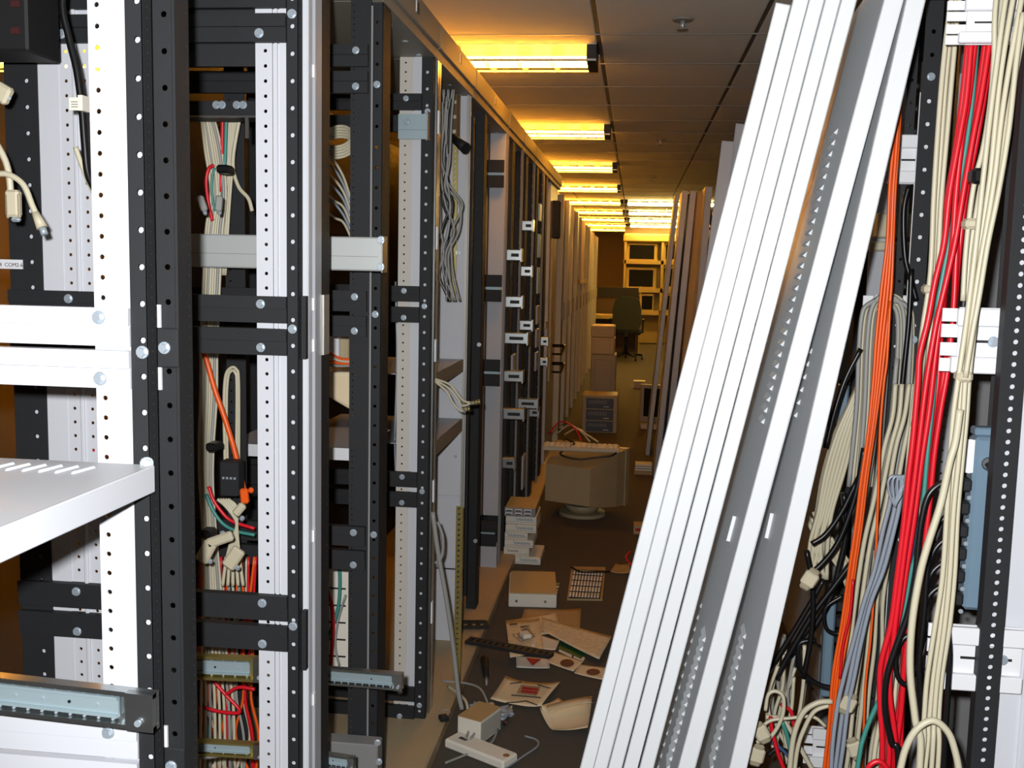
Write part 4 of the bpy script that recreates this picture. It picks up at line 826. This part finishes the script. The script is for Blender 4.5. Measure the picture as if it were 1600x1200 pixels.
for k, q in enumerate(((738, 630), (727, 640), (743, 629))):
    t = thing('cable_connector', 'small copper tipped plug dangling at the lower grey shelf', 'connector', on(q[0], q[1], 'Y', 3.14), 'copper tipped plugs'); a, b = on(q[0]-3, q[1], 'Y', 3.14), on(q[0]+4, q[1]-1, 'Y', 3.14); MB().cyl(a, b, .006, None, 8).build('hood', 'beige_dark', t); MB().cyl(b, b+(b-a)*.5, .008, None, 8).build('tip', 'brass_zinc', t)
for q, r in (([(676, 800), (684, 860), (698, 940), (708, 1010), (716, 1080), (722, 1108)], .008), ([(680, 880), (690, 870), (692, 840), (684, 815)], .005)): cable('cable_grey', q, 3.05, r, 'thick grey cable sloping down past the white plates', 'grey cables by the white plates', cb, down=False)
A, B = on(708, 1085, 'Y', 3.4), on(719, 792, 'Y', 3.4)
t = thing('perforated_strip', 'loose brass toned perforated strip standing in the white sided rack', 'strip', (B.x, 3.4, Z0)); MB().perf((A.x, 3.4, Z0+.002), (1, 0, 0), (0, 0, 1), .022, B.z-Z0, .0185, .009, None, .002).build('strip', 'brass_zinc', t); bx('edge', 'brass_zinc', t, A.x+.022, A.x+.024, 3.4, 3.41, Z0+.002, B.z)
t = thing('perforated_strip', 'brass toned perforated strip behind the grey leads of the white rack', 'strip', on(709, 470, 'Y', 3.75)); A, B = on(704, 470, 'Y', 3.75), on(711, 220, 'Y', 3.75); MB().perf((A.x, 3.75, A.z), (1, 0, 0), (0, 0, 1), .016, B.z-A.z, .0185, .008, None, .002).build('strip', 'brass_zinc', t); bx('edge', 'brass_zinc', t, A.x+.016, A.x+.018, 3.75, 3.76, A.z, B.z)

# ------------------------------------------------------------------ things on the aisle floor
def flat(pts, z, th, m, name, parent=None):
    P = [on(p[0], p[1], 'Z', z) for p in pts]; n = len(P); up = Vector((0, 0, th))
    if sum((P[(i+1) % n].x-P[i].x)*(P[(i+1) % n].y+P[i].y) for i in range(n)) > 0: P = P[::-1]
    return MB().add(P+[p+up for p in P], [tuple(range(n))[::-1], tuple(range(n, 2*n))]+[(i, (i+1) % n, n+(i+1) % n, n+i) for i in range(n)]).build(name, m, parent)
def rbox(mb, c, sx, sy, sz, rz, b=.003):
    """chamfered box standing at c (base centre), turned by rz"""
    q = MB().bbox(-sx/2, sx/2, -sy/2, sy/2, 0, sz, b); R = Matrix.Rotation(rz, 3, 'Z'); return mb.add([R @ Vector(p)+Vector(c) for p in q.v], q.f)
# stack of flat boxes: (left px, right px, height, label, lettering left, right)
Yb = 5.05; zc = .001
stack = [(787, 845, .040, 'white flat carton with blue script at the bottom of the stack', (812, 840), 'ink_blue'), (787, 827, .046, 'white carton with grey print, second from the bottom of the stack', (792, 810), 'midgrey'),
         (788, 833, .040, 'white carton with blue script under a shorter carton', (802, 828), 'ink_blue'), (788, 824, .036, 'short white carton with large blue script in the stack', (792, 820), 'ink_blue'),
         (789, 837, .042, 'white carton with blue script, third from the top of the stack', (805, 832), 'ink_blue'), (789, 837, .042, 'cream carton with faint blue script under the port box', (805, 832), 'ink_blue')]
for l, r, h, lab, ink, im in stack:
    yb = Yb+random.uniform(-.01, .01); x0, x1 = on(l, 860, 'Y', yb).x, on(r, 860, 'Y', yb).x
    t = thing('carton', lab, 'box', ((x0+x1)/2, yb+.1, zc), 'cartons stacked on the floor'); bx('body', 'paper_white', t, x0, x1, yb, yb+.24, zc, zc+h-.001, b=.002); bx('lid_seam', 'midgrey', t, x0+.002, x1-.002, yb-.0006, yb+.001, zc+.010, zc+.0115)
    i0, i1 = on(ink[0], 860, 'Y', yb).x, on(ink[1], 860, 'Y', yb).x; pts = []
    for k in range(19): s = k/18; pts.append((i0+(i1-i0)*s, yb-.0008, zc+h*.58+(.007*math.sin(k*2.1) if k else .008)*(1.3 if k in (0, 1, 9) else 1)))
    MB().tube(pts, .0022 if im == 'ink_blue' else .0014, 4).build('script_lettering', im, t); zc += h
x0, x1 = on(789, 780, 'Y', Yb).x, on(837, 780, 'Y', Yb).x
t = thing('port_box', 'putty metal box with two rows of connector ports on the carton stack', 'box', ((x0+x1)/2, Yb+.1, zc)); bx('case', 'putty', t, x0, x1, Yb, Yb+.25, zc, zc+.045, b=.002); bx('rear_plate', 'midgrey', t, x0, x1, Yb-.003, Yb, zc, zc+.044)
for i in range(3):
    for j in range(2):
        xa = x0+.004+i*.048; p = bx('port', 'bracket_white', t, xa, xa+.036, Yb-.007, Yb-.003, zc+.008+j*.019, zc+.02+j*.019, b=.001); bx('port_socket', 'rubber', p, xa+.004, xa+.032, Yb-.0078, Yb-.007, zc+.009+j*.019, zc+.014+j*.019)
# monitor seen from behind, keyboard lying on it
def crt(label, loc, rz, wd=.40, h=.36, dp=.40, body='putty', screen='screen', base=True, group=None, name='crt_monitor'):
    """cathode ray monitor; screen faces local -Y"""
    t = thing(name, label, 'monitor', loc, group); R = Matrix.Rotation(rz, 3, 'Z'); L = Vector(loc); zb = .055 if base else 0
    def loft(secs, nm, m, par=None, smooth=False):
        vs = []
        for (y, w0, z0, z1) in secs: vs += [(-w0/2, y, z0), (w0/2, y, z0), (w0/2, y, z1), (-w0/2, y, z1)]
        n = len(secs); fs = [(0, 1, 2, 3)]+[(4*i+k, 4*i+4+k, 4*i+4+(k+1) % 4, 4*i+(k+1) % 4) for i in range(n-1) for k in range(4)]+[tuple(4*(n-1)+k for k in (3, 2, 1, 0))]
        return MB().add([R @ Vector(p)+L for p in vs], fs, smooth).build(nm, m, par or t)
    loft([(-dp*.5+.012, wd*.96, zb+.004, zb+h-.004), (-dp*.5+.02, wd, zb, zb+h), (-dp*.5+.07, wd, zb, zb+h)], 'bezel', body)
    loft([(-dp*.5+.07, wd*.97, zb+.005, zb+h-.005), (-dp*.1, wd*.94, zb+.01, zb+h-.015), (dp*.25, wd*.80, zb+.03, zb+h-.05), (dp*.5, wd*.68, zb+.05, zb+h-.08)], 'rear_shell', body)
    loft([(-dp*.5+.006, wd*.78, zb+h*.16, zb+h*.9), (-dp*.5+.03, wd*.82, zb+h*.14, zb+h*.92)], 'screen', screen)
    if base:
        b = MB().cyl(L+Vector((0, 0, .0)), L+Vector((0, 0, .02)), wd*.34, wd*.32, 20).build('swivel_base', body, t); MB().cyl(L+Vector((0, 0, .02)), L+Vector((0, 0, zb+.012)), wd*.2, wd*.26, 16).build('neck', body, t)
    return t
c = on(915, 815, 'Z', 0); crt('putty monitor turned away with a keyboard lying on top', (c.x-.03, c.y+.19, 0), math.pi-.42, .44, .355, .42)
kb_c = Vector((c.x-.045, c.y+.12, .412))
t = thing('keyboard', 'cream keyboard lying across the top of the turned monitor', 'keyboard', kb_c); R = Matrix.Rotation(.03, 3, 'Z')
rbox(MB(), kb_c+Vector((0, -.02, .004)), .46, .16, .026, .03, .006).build('case', 'beige', t)
for j in range(4):
    for k in range(14): rbox(MB(), kb_c+R @ Vector((-.205+k*.0315, -.075+j*.032, .03)), .026, .026, .008, .03, .003).build('key', 'paper_white', t)
tag(MB().tube(spline([kb_c+Vector(p) for p in ((-.05, .06, .03), (-.1, .02, .06), (-.04, -.05, .045), (-.12, -.10, -.01), (-.02, -.12, -.035), (.1, -.115, -.02), (.2, -.11, .0), (.22, -.03, .03))]), .006).build('keyboard_cable', 'cable_black'), 'dark keyboard lead dangling over the turned monitor', 'cable')
for k, m in enumerate(('cable_red', 'cable_beige', 'cable_beige')):
    tag(MB().tube(spline([kb_c+Vector(p) for p in ((-.22+.05*k, .25, .05), (-.14+.05*k, .18, .14-.02*k), (-.05+.04*k, .08, .12-.02*k), (.0+.05*k, .02, .05))]), .005).build(cb, m), ('red', 'beige', 'beige')[k]+' lead arching onto the keyboard from the racks', 'cable', 'leads arching onto the keyboard')
# beige flat drive case
A, B, Cc, D = on(792, 948, 'Z', 0), on(867, 950, 'Z', 0), on(881, 897, 'Z', .075), on(807, 896, 'Z', .075)
t = thing('drive_case', 'flat beige drive case lying open side to the racks on the carpet', 'case', (A.x+.12, A.y+.15, 0)); ang = math.atan2(B.y-A.y, B.x-A.x); wv = (B-A).length; c = (A+B)/2+Vector((-.01, .16, 0))
rbox(MB(), (c.x, c.y, .001), wv, .33, .06, ang, .003).build('case', 'paper_white', t); rbox(MB(), (c.x+.004, c.y+.002, .061), wv-.004, .33, .006, ang, .002).build('lid', 'putty', t)
for s in (.2, .8): p = A.lerp(B, s)+Vector((0, -.006, .03)); MB().cyl(p, p+Vector((0, -.004, 0)), .006, None, 8).build('screw', 'zinc', t)
for k in range(5): p = Vector((c.x+wv/2+.004, c.y-.12+k*.05, .035)); bx('clip', 'zinc', t, p.x-.006, p.x+.008, p.y-.008, p.y+.008, p.z-.01, p.z+.006)
# floor grate
P = [on(*q, 'Z', .012) for q in ((888, 934), (937, 936), (944, 893), (896, 890))]
t = thing('vent_grate', 'bright perforated metal grate with wooden edges lying on the carpet', 'grate', (P[0]+P[2])/2*1); flat(((886, 938), (941, 939), (946, 889), (893, 888)), 0, .010, 'kraft', 'frame', t); flat(((889, 935), (938, 936), (943, 892), (896, 890)), .010, .002, 'dark', 'back_plate', t)
for i in range(5):
    for j in range(10):
        u0, u1, v0, v1 = .02+j*.098, .02+j*.098+.06, .03+i*.2, .03+i*.2+.13
        def bl(u, v): return P[0]*(1-u)*(1-v)+P[1]*u*(1-v)+P[2]*u*v+P[3]*(1-u)*v
        MB().obox(bl(u0, v0)+Vector((0, 0, .001)), bl(u1, v0)-bl(u0, v0), bl(u0, v1)-bl(u0, v0), Vector((0, 0, .004))).build('slat', 'bracket_white', t)
tag(MB().tube(spline([on(893, 886, 'Z', .02), on(905, 893, 'Z', .02), on(925, 894, 'Z', .02), on(953, 893, 'Z', .02)]), .006).build('lead', 'cable_black'), 'black lead lying across the back of the metal grate', 'cable')
sheet(((953, 897), (984, 898), (984, 884), (962, 882)), 0, .01, 'kraft', 'torn brown card lying beyond the metal grate', 'card', 'card_sheet')
# papers
PG = 'papers scattered on the carpet'
def paper(pts, m, label, z=.001, amp=.006, name='paper_sheet', seed=1): return sheet(pts, z, amp, m, label, 'paper', name, PG, seed=seed)
paper(((820, 953), (908, 953), (906, 985), (812, 980)), 'kraft', 'brown folder under the other papers', .001)
paper(((792, 972), (868, 957), (876, 990), (800, 996)), 'paper', 'cream sheet fanned out over the brown folder', .008)
p = paper(((790, 972), (843, 968), (850, 1016), (797, 1031)), 'paper_print', 'cream sheet with a plastic packet on it', .014)
paper(((846, 966), (956, 996), (936, 1032), (846, 986)), 'paper_print', 'long printed form slanting towards the leaning panels', .018, .004)
paper(((836, 990), (874, 1003), (868, 1018), (830, 1012)), 'paper_white', 'white slip below the long printed form', .010)
p1 = paper(((806, 1024), (858, 1030), (859, 1045), (807, 1044)), 'paper_white', 'white leaflet with a red picture under the black ladder strip', .002, .002)
p2 = paper(((865, 1019), (912, 1034), (896, 1050), (856, 1036)), 'paper', 'cream card with a dark oval picture', .006, .002)
p3 = paper(((906, 1039), (950, 1044), (942, 1063), (897, 1053)), 'paper', 'cream card with a reddish oval picture', .004, .002)
def mark(parent, pts, z, m, nm='printed_mark'): return flat(pts, z, .0008, m, nm, parent)
def oval(px, py, rx, ry): return [(px+rx*math.cos(a), py+ry*math.sin(a)) for a in np.linspace(0, 2*math.pi, 13)[:-1]]
mark(p1, [(822, 1028), (846, 1030), (832, 1040)], .0085, 'ink_red'); mark(p2, oval(886, 1036, 11, 6), .0105, 'ink_brown'); mark(p3, oval(927, 1050, 11, 5), .0085, 'ink_brown')
mark(p, [(796, 975), (808, 974), (808, 976), (796, 977)], .0265, 'ink'); mark(p, [(813, 979), (826, 977), (826, 979), (813, 981)], .0265, 'ink')
t = thing('plastic_packet', 'crinkled clear packet holding a white plug on the cream sheet', 'packet', on(820, 995, 'Z', .03)); sheet_o = sheet(((800, 994), (824, 984), (836, 998), (812, 1008)), .024, .012, 'plastic_film', 'x', 'x', 'film', seed=5)
for kk in ('label', 'category'): del sheet_o[kk]
lw = sheet_o.location.copy(); sheet_o.parent = t; sheet_o.location = lw-t.location; rbox(MB(), on(821, 996, 'Z', .026), .035, .05, .02, .5).build('plug', 'paper_white', t)
t = thing('circuit_board', 'green circuit board lying under the long printed form', 'board', on(890, 1015, 'Z', 0)); flat(((876, 1004), (914, 1022), (908, 1030), (872, 1014)), .003, .003, 'pcb', 'board', t); flat(((897, 1023), (914, 1028), (912, 1033), (896, 1028)), .002, .002, 'paper_white', 'edge_strip', t); flat(((874, 1014), (894, 1024), (893, 1028), (873, 1018)), .002, .002, 'paper_white', 'edge_strip', t)
def ladder(label, a, b, w0, n, z):
    A, B = on(*a, 'Z', z), on(*b, 'Z', z); d = (B-A); L = d.length; d.normalize(); q = Vector((-d.y, d.x, 0)); up = Vector((0, 0, .012))
    t = thing('ladder_strip', label, 'strip', (A+B)/2-Vector((0, 0, z)))
    for s in (0, w0-.012): MB().obox(A+q*s, d*L, q*.012, up).build('rail', 'black', t)
    for k in range(n+1): MB().obox(A+q*.012+d*(L-.012)*k/n, d*.016, q*(w0-.024), up).build('rung', 'black', t)
    return t
ladder('black slotted plastic strip lying over the papers and the rack base', (726, 1006), (857, 1030), .055, 13, .055); ladder('short black slotted strip under the rack beside the papers', (680, 984), (762, 983), .075, 6, .055)
# white envelope with red emblem, white sheet
e = sheet(((766, 1100), (845, 1110), (876, 1072), (790, 1062)), .002, .014, 'paper', 'cream padded envelope with a red striped emblem on the carpet', 'envelope', 'envelope', PG, seed=3)
hz = .0135
mark(e, [(807, 1083), (838, 1087), (845, 1073), (814, 1070)], hz, 'beige_dark', 'emblem_panel')
for k in range(2): mark(e, [(815-k*1.2, 1077+k*5), (840-k*1.5, 1079.5+k*5), (842-k*1.5, 1076+k*5), (816-k*1.2, 1073+k*5)], hz+.001, 'ink_red', 'emblem_stripe')
for q in (((799, 1086), (845, 1090)), ((791, 1098), (808, 1097)), ((808, 1097), (822, 1095)), ((822, 1095), (840, 1102)), ((797, 1068), (815, 1066)), ((840, 1070), (862, 1076))): MB().tube([on(*q[0], 'Z', hz+.002), on(*q[1], 'Z', hz+.002)], .0022, 4).build('printed_line', 'ink', e)
sheet(((843, 1117), (866, 1148), (918, 1149), (925, 1098)), .002, .02, 'paper', 'crumpled cream paper bag touching the leaning panels', 'bag', 'paper_bag', PG, seed=8)
sheet(((845, 1115), (860, 1122), (930, 1110), (872, 1096)), .010, .02, 'paper', 'folded flap of cream paper over the crumpled bag', 'paper', 'paper_flap', PG, seed=9)
# plastic bag with leads
t = thing('cable_bundle', 'clear bagged bunch of grey leads beside the envelope', 'cable bundle', on(770, 1112, 'Z', 0))
for k in range(9):
    a0 = [(738+random.uniform(-4, 4), 1098+k*2), (755, 1103+k*1.5), (768+random.uniform(-2, 2), 1109), (785, 1106+k*2.2), (800+random.uniform(-6, 3), 1110+random.uniform(-7, 9))]
    MB().tube(spline([on(x, y, 'Z', .014+.010*(k % 3)) for x, y in a0]), .006).build('lead', 'cable_silver', t)
bc = on(767, 1109, 'Z', .02); MB().bbox(bc.x-.01, bc.x+.01, bc.y-.02, bc.y+.02, .004, .04, .005).build('tie', 'beige', t)
# adapter carton, cream unit
c = on(741, 1163, 'Z', 0); A, B = on(721, 1155, 'Z', 0), on(752, 1168, 'Z', 0); a2 = math.atan2(B.y-A.y, B.x-A.x)
t = thing('carton', 'small square carton with a glossy end on the carpet', 'box', (c.x, c.y+.06, 0)); rbox(MB(), (c.x+.005, c.y+.07, .002), .085, .13, .075, a2+.18, .002).build('body', 'paper_white', t); rbox(MB(), (c.x+.005, c.y+.07, .077), .086, .131, .002, a2+.18, .0008).build('top', 'kraft', t)
R = Matrix.Rotation(a2+.18, 3, 'Z'); rbox(MB(), Vector((c.x+.005, c.y+.07, .01))+R @ Vector((.044, 0, 0)), .004, .12, .06, a2+.18, .001).build('glossy_end', 'plastic_film', t)
A, B = on(712, 1160, 'Z', 0), on(794, 1192, 'Z', 0); d = (B-A).normalized(); a3 = math.atan2(d.y, d.x); c = (A+B)/2+Vector((0, -.02, 0))
t = thing('docking_unit', 'long cream plastic unit with a small port on the carpet', 'unit', (c.x, c.y, 0)); rbox(MB(), (c.x, c.y, .002), .235, .075, .03, a3, .006).build('case', 'paper_white', t); rbox(MB(), Vector((c.x, c.y, .0322))-d*.07, .03, .014, .001, a3, .0003).build('port', 'ink', t)
p = Vector((c.x, c.y, .0322))+d*.1; MB().cyl(p, p+Vector((0, 0, .001)), .01, None, 12).build('emblem', 'rusty', t)
for pts, r, m, lab in (([(696, 1192), (716, 1184), (745, 1172), (768, 1160), (778, 1140)], .004, 'cable_grey', 'grey lead looping around the cream unit'), ([(820, 1150), (838, 1156), (840, 1166), (820, 1180), (800, 1194), (780, 1206)], .003, 'cable_silver', 'thin shiny lead curving on the open carpet'), ([(728, 1154), (733, 1140), (738, 1120), (746, 1100)], .004, 'cable_grey', 'grey lead rising over the small carton'), ([(735, 1155), (746, 1138), (748, 1120)], .004, 'cable_grey', 'grey lead crossing the end of the small carton'), ([(700, 1072), (716, 1084), (728, 1096), (732, 1116)], .005, 'cable_beige', 'cream lead running off the rack base to the carton'), ([(690, 1064), (730, 1068), (752, 1078), (764, 1104)], .004, 'cable_grey', 'grey lead running off the rack base to the bagged leads')):
    tag(MB().tube(spline([on(x, y, 'Z', (.06 if (i < 3 and y < 1100) else (.035 if y < 1156 else .012)) if 'carton' in lab or 'base' in lab else .012) for i, (x, y) in enumerate(pts)]), r).build('lead', m), lab, 'cable')
t = thing('binder_clip', 'black binder clip lying on the tan rack base', 'clip', on(693, 1126, 'Z', Z0)); c = on(693, 1126, 'Z', Z0); rbox(MB(), (c.x, c.y, Z0+.001), .028, .03, .016, .5, .003).build('spring', 'rubber', t); MB().tube(spline([c+Vector(p) for p in ((-.008, .01, .01), (-.014, .04, .012), (.0, .055, .012), (.014, .04, .012), (.008, .01, .01))]), .0014, 5).build('handle', 'chrome', t)
t = thing('dust_brush', 'black tapered brush lying by the edge of the rack base', 'brush', on(758, 1050, 'Z', 0)); MB().cyl(on(757, 1030, 'Z', .02), on(760, 1060, 'Z', .014), .016, .010, 10).build('handle', 'rubber', t); MB().cyl(on(760, 1060, 'Z', .014), on(760, 1070, 'Z', .012), .008, .003, 8).build('tip', 'chrome', t)
for q, m, lab in (((789, 1131), 'ink_brown', 'small brown peg lying on the open carpet'), ((771, 1127), 'rubber', 'small black peg lying beside the bagged leads')):
    t = thing('peg', lab, 'peg', on(q[0], q[1], 'Z', 0)); c = on(q[0], q[1], 'Z', 0); rbox(MB(), (c.x, c.y, .001), .014, .024, .012, .2).build('body', m, t); rbox(MB(), (c.x, c.y-.014, .001), .01, .012, .01, .2).build('foot', 'rubber', t)
# small things beyond
t = thing('paper_tray', 'small tray of white slips beside the thin leaning boards', 'tray', on(1003, 742, 'Z', 0)); c = on(1004, 742, 'Z', 0); bx('tray', 'kraft', t, c.x-.06, c.x+.07, c.y, c.y+.12, .001, .03)
for k in range(3): bx('slip', 'paper_white', t, c.x-.055, c.x+.065, c.y-.004, c.y+.11, .032+k*.018, .044+k*.018)
t = thing('paper_tray', 'red and white printed packet on the carpet beside the panels', 'packet', on(998, 835, 'Z', 0)); c = on(998, 835, 'Z', 0); bx('packet', 'kraft', t, c.x-.03, c.x+.03, c.y, c.y+.1, .001, .05); bx('print', 'ink_red', t, c.x-.02, c.x+.02, c.y-.001, c.y+.001, .018, .035)
cable('cable_red', [(985, 862, 5.2), (978, 870, 5.15), (984, 880, 5.1), (992, 884, 5.05)], 5.2, .005, 'red lead curled on the carpet near the leaning panels', None, 'lead', down=False)
# disk array and cases far down the left side
def case_front(label, px0, px1, pyb, pyt, Y, dp, mods, body='putty', face='navy', name='computer_case'):
    A, B = on(px0, pyb, 'Y', Y), on(px1, pyt, 'Y', Y); zb = max(A.z, 0); t = thing(name, label, 'computer', ((A.x+B.x)/2, Y+dp/2, zb)); h = B.z-zb
    bx('case', body, t, A.x, B.x, Y, Y+dp, zb, B.z, b=.01)
    for k in range(mods):
        z0, z1 = zb+h*(.05+.9*k/mods), zb+h*(.05+.9*(k+1)/mods)-.012; m = bx('module', face, t, A.x+.04, B.x-.04, Y-.012, Y, z0, z1, b=.004)
        if face == 'navy':
            for q in range(8): xx = A.x+.06+q*.022; bx('vent', 'midgrey', m, xx, xx+.012, Y-.014, Y-.012, z0+(z1-z0)*.45, z0+(z1-z0)*.8)
            bx('badge', 'paper_white', m, B.x-.13, B.x-.08, Y-.014, Y-.012, z0+(z1-z0)*.15, z0+(z1-z0)*.22)
    return t
Yc = on(935, 677, 'Z', 0).y
case_front('blue grey disk array with three slotted modules standing on the carpet', 908, 966, 677, 618, Yc, .3, 3)
Y2 = Yc+.75; A = on(918, 615, 'Y', Y2)
case_front('tall grey computer tower behind the disk array', 918, 963, 720, 555, Y2, .4, 1, 'beige_dark', 'beige_dark'); case_front('lower beige computer case stacked on the grey tower', 923, 961, 554, 528, Y2+.01, .4, 1, 'putty', 'putty'); case_front('upper beige computer case on top of the stack', 923, 961, 527, 510, Y2+.02, .4, 1, 'putty', 'putty')
c = on(1012, 672, 'Z', 0); crt('grey monitor facing the racks half hidden by the leaning boards', (c.x+.12, c.y+.25, .06), -.15, .36, .36, .36, 'beige_dark', 'screen', False)
t = thing('flat_case', 'low beige case under the grey monitor', 'case', (c.x+.12, c.y+.25, 0)); bx('case', 'putty', t, c.x-.07, c.x+.28, c.y+.02, c.y+.4, .001, .058, b=.005); bx('front', 'beige', t, c.x-.06, c.x+.27, c.y+.012, c.y+.02, .01, .05)
c = on(1000, 608, 'Z', 0); t = thing('flat_case', 'small beige box on the carpet behind the grey monitor', 'box', c); bx('case', 'putty', t, c.x-.08, c.x+.06, c.y, c.y+.15, .001, .09, b=.005); bx('lid', 'beige', t, c.x-.082, c.x+.062, c.y-.002, c.y+.152, .09, .1)

# ------------------------------------------------------------------ beige cabinets far down the left row
CL = ['first beige cabinet after the grey rack in the left row', 'second beige cabinet along the left row', 'third beige cabinet along the left row, with a tan bar', 'fourth beige cabinet along the left row', 'fifth beige cabinet along the left row', 'last beige cabinet at the end of the left row']
for k in range(6):
    y0 = 8.45+k*1.42; t = thing('cabinet', CL[k], 'cabinet', (-.95, y0+.7, 0), 'beige cabinets in the left row'); zt = 2.14-.02*k
    bx('body', 'grey', t, -1.25, -.66, y0, y0+1.40, 0, zt, b=.01)
    for q in range(2):
        d = bx('door', 'beige_dark' if (k+q) % 3 == 0 else 'grey', t, -.66, -.635+.012*(q % 2), y0+.02+q*.69, y0+.69+q*.69, .06, zt-.04, b=.01); bx('handle', 'beige_dark', d, -.636, -.61, y0+.6+q*.69, y0+.64+q*.69, 1.05, 1.2); bx('door_edge', 'beige', d, -.645, -.60, y0+.02+q*.69, y0+.05+q*.69, .06, zt-.04)
    if k == 2: bx('lock_bar', 'kraft', t, -.64, -.605, y0, y0+1.4, 1.33, 1.38)
# right row far cabinets
RC = ['grey cabinet in the right row behind the two taller leaning panels', 'grey cabinet in the right row behind the brown board', 'grey cabinet at the far end of the right row']
for k, (y0, y1, zt) in enumerate(((3.4, 5.6, 2.08), (5.7, 9.2, 2.08), (9.3, 15.5, 2.05))):
    t = thing('cabinet', RC[k], 'cabinet', (1.0, (y0+y1)/2, 0), 'grey cabinets in the right row'); bx('body', 'midgrey', t, .68, 1.3, y0, y1, 0, zt, b=.01); n = int((y1-y0)/.65)
    for q in range(n): d = bx('door', 'grey', t, .66, .68, y0+(y1-y0)*q/n+.01, y0+(y1-y0)*(q+1)/n-.01, .06, zt-.04, b=.005); bx('handle', 'dark', d, .645, .66, y0+(y1-y0)*q/n+.06, y0+(y1-y0)*q/n+.09, 1.0, 1.15)
for q in ([(1110, 300), (1106, 330), (1112, 360), (1104, 400)], [(1106, 310), (1112, 350), (1106, 390), (1102, 430)]): cable('cable_blue', q, 9.1, .011, 'dark lead hanging beside the white board and taller panel', 'dark leads by the white board', cb, down=False)
for py in (357, 403): c = on(1106, py, 'Y', 9.1); tag(MB().bbox(c.x-.03, c.x+.03, c.y-.01, c.y+.01, c.z-.012, c.z+.012, .004).build('cable_tie', 'rusty'), 'rust red strap around dark leads beside the white board', 'cable tie', 'rust red straps')

# ------------------------------------------------------------------ far end: monitor shelves, partition, chair
YE = 21.
def ebox(name, m, par, x0, x1, y1, y0, Y, dp, b=0):
    A, B = on(x0, y1, 'Y', Y), on(x1, y0, 'Y', Y); return bx(name, m, par, A.x, B.x, Y, Y+dp, max(0, A.z), B.z, b=b)
t = thing('monitor_shelf', 'tall yellow lit shelf unit holding rows of monitors at the far end', 'shelf', (.2, YE+.3, 0))
ebox('back_panel', 'wood_yellow', t, 974, 1120, 560, 378, YE+.5, .03)
for py in (409, 453, 488): ebox('shelf_board', 'wood_yellow', t, 974, 1120, py+3, py, YE, .5)
ebox('valance', 'wood_yellow', t, 974, 1120, 378, 367, YE-.02, .52, .03)
for px in (973, 1031, 1086): ebox('upright', 'wood_yellow', t, px, px+3, 562, 378, YE, .5)
struct(ebox('trim_3', 'brown', None, 976, 1120, 366, 355, YE+.1, .6))
ML = ['dark screened monitor on the top shelf at the far end, by the left upright', 'dark screened monitor on the top shelf at the far end, next one along', 'dark screened monitor on the second shelf with a cream strip below', 'dark screened monitor on the second shelf at the far end, next one along', 'dark monitor on the bottom shelf beside a pale post', 'dark monitor on the bottom shelf beyond the pale post']
for k, (x0, x1, y0, y1) in enumerate(((978, 1028, 380, 409), (1035, 1083, 380, 409), (977, 1026, 418, 453), (1031, 1082, 416, 453), (1000, 1022, 459, 488), (1030, 1056, 459, 488))):
    A, B = on(x0, y1, 'Y', YE+.05), on(x1, y0, 'Y', YE+.05); crt(ML[k], ((A.x+B.x)/2, YE+.25, A.z+.001), 0, B.x-A.x, B.z-A.z-.01, .4, 'wood_yellow', 'screen', False, 'monitors on the far shelves')
t = thing('partition', 'brown cubicle partition with a dark top rail behind the chair', 'partition', on(970, 555, 'Z', 0)); ebox('panel', 'brown', t, 905, 1001, 560, 463, 18.6, .05); ebox('top_rail', 'dark', t, 905, 998, 463, 450, 18.55, .12); ebox('end_post', 'wood_yellow', t, 996, 1002, 561, 448, 18.5, .2)
t = thing('desk', 'yellow topped desk against the cubicle partition', 'desk', on(965, 500, 'Y', 18.2)); ebox('desk_top', 'wood_yellow', t, 905, 996, 497, 494, 17.9, .65); ebox('modesty_panel', 'brown', t, 905, 996, 560, 497, 18.45, .04); ebox('leg', 'brown', t, 992, 995, 560, 497, 17.95, .5); ebox('leg', 'brown', t, 906, 909, 560, 497, 17.95, .5)
c = on(980, 562, 'Z', 0)
t = thing('office_chair', 'dark fabric office chair with a rounded back by the partition', 'chair', (c.x-.03, c.y, 0)); cx_, cy_ = c.x-.03, c.y
prof = [(-.20, .52), (-.235, .62), (-.235, .85), (-.20, 1.0), (-.11, 1.06), (.11, 1.06), (.20, 1.0), (.235, .85), (.235, .62), (.20, .52)]; n = len(prof)
MB().add([(cx_+x, cy_-.28, z) for x, z in prof]+[(cx_+x*.94, cy_-.21, z) for x, z in prof], [tuple(range(n)), tuple(range(2*n-1, n-1, -1))]+[(i, n+i, n+(i+1) % n, (i+1) % n) for i in range(n)]).build('backrest', 'chair_fabric', t)
bx('seat', 'chair_fabric', t, cx_-.25, cx_+.25, cy_-.22, cy_+.26, .43, .52, b=.03); bx('back_bar', 'rubber', t, cx_-.03, cx_+.03, cy_-.23, cy_-.2, .4, .7); MB().cyl((cx_, cy_, .1), (cx_, cy_, .44), .03, None, 10).build('column', 'rubber', t)
for k in range(5):
    a = k*1.2566+.3; e_ = (cx_+.29*math.cos(a), cy_+.29*math.sin(a), .075); MB().cyl((cx_, cy_, .12), e_, .025, .018, 8).build('base_arm', 'rubber', t); MB().cyl((e_[0]-.015, e_[1], .03), (e_[0]+.015, e_[1], .03), .029, None, 10).build('caster', 'rubber', t)
for s in (-1, 1): bx('armrest', 'rubber', t, cx_+s*.27-.025, cx_+s*.27+.025, cy_-.12, cy_+.14, .66, .69, b=.01); bx('arm_post', 'rubber', t, cx_+s*.27-.015, cx_+s*.27+.015, cy_-.02, cy_+.03, .45, .66)
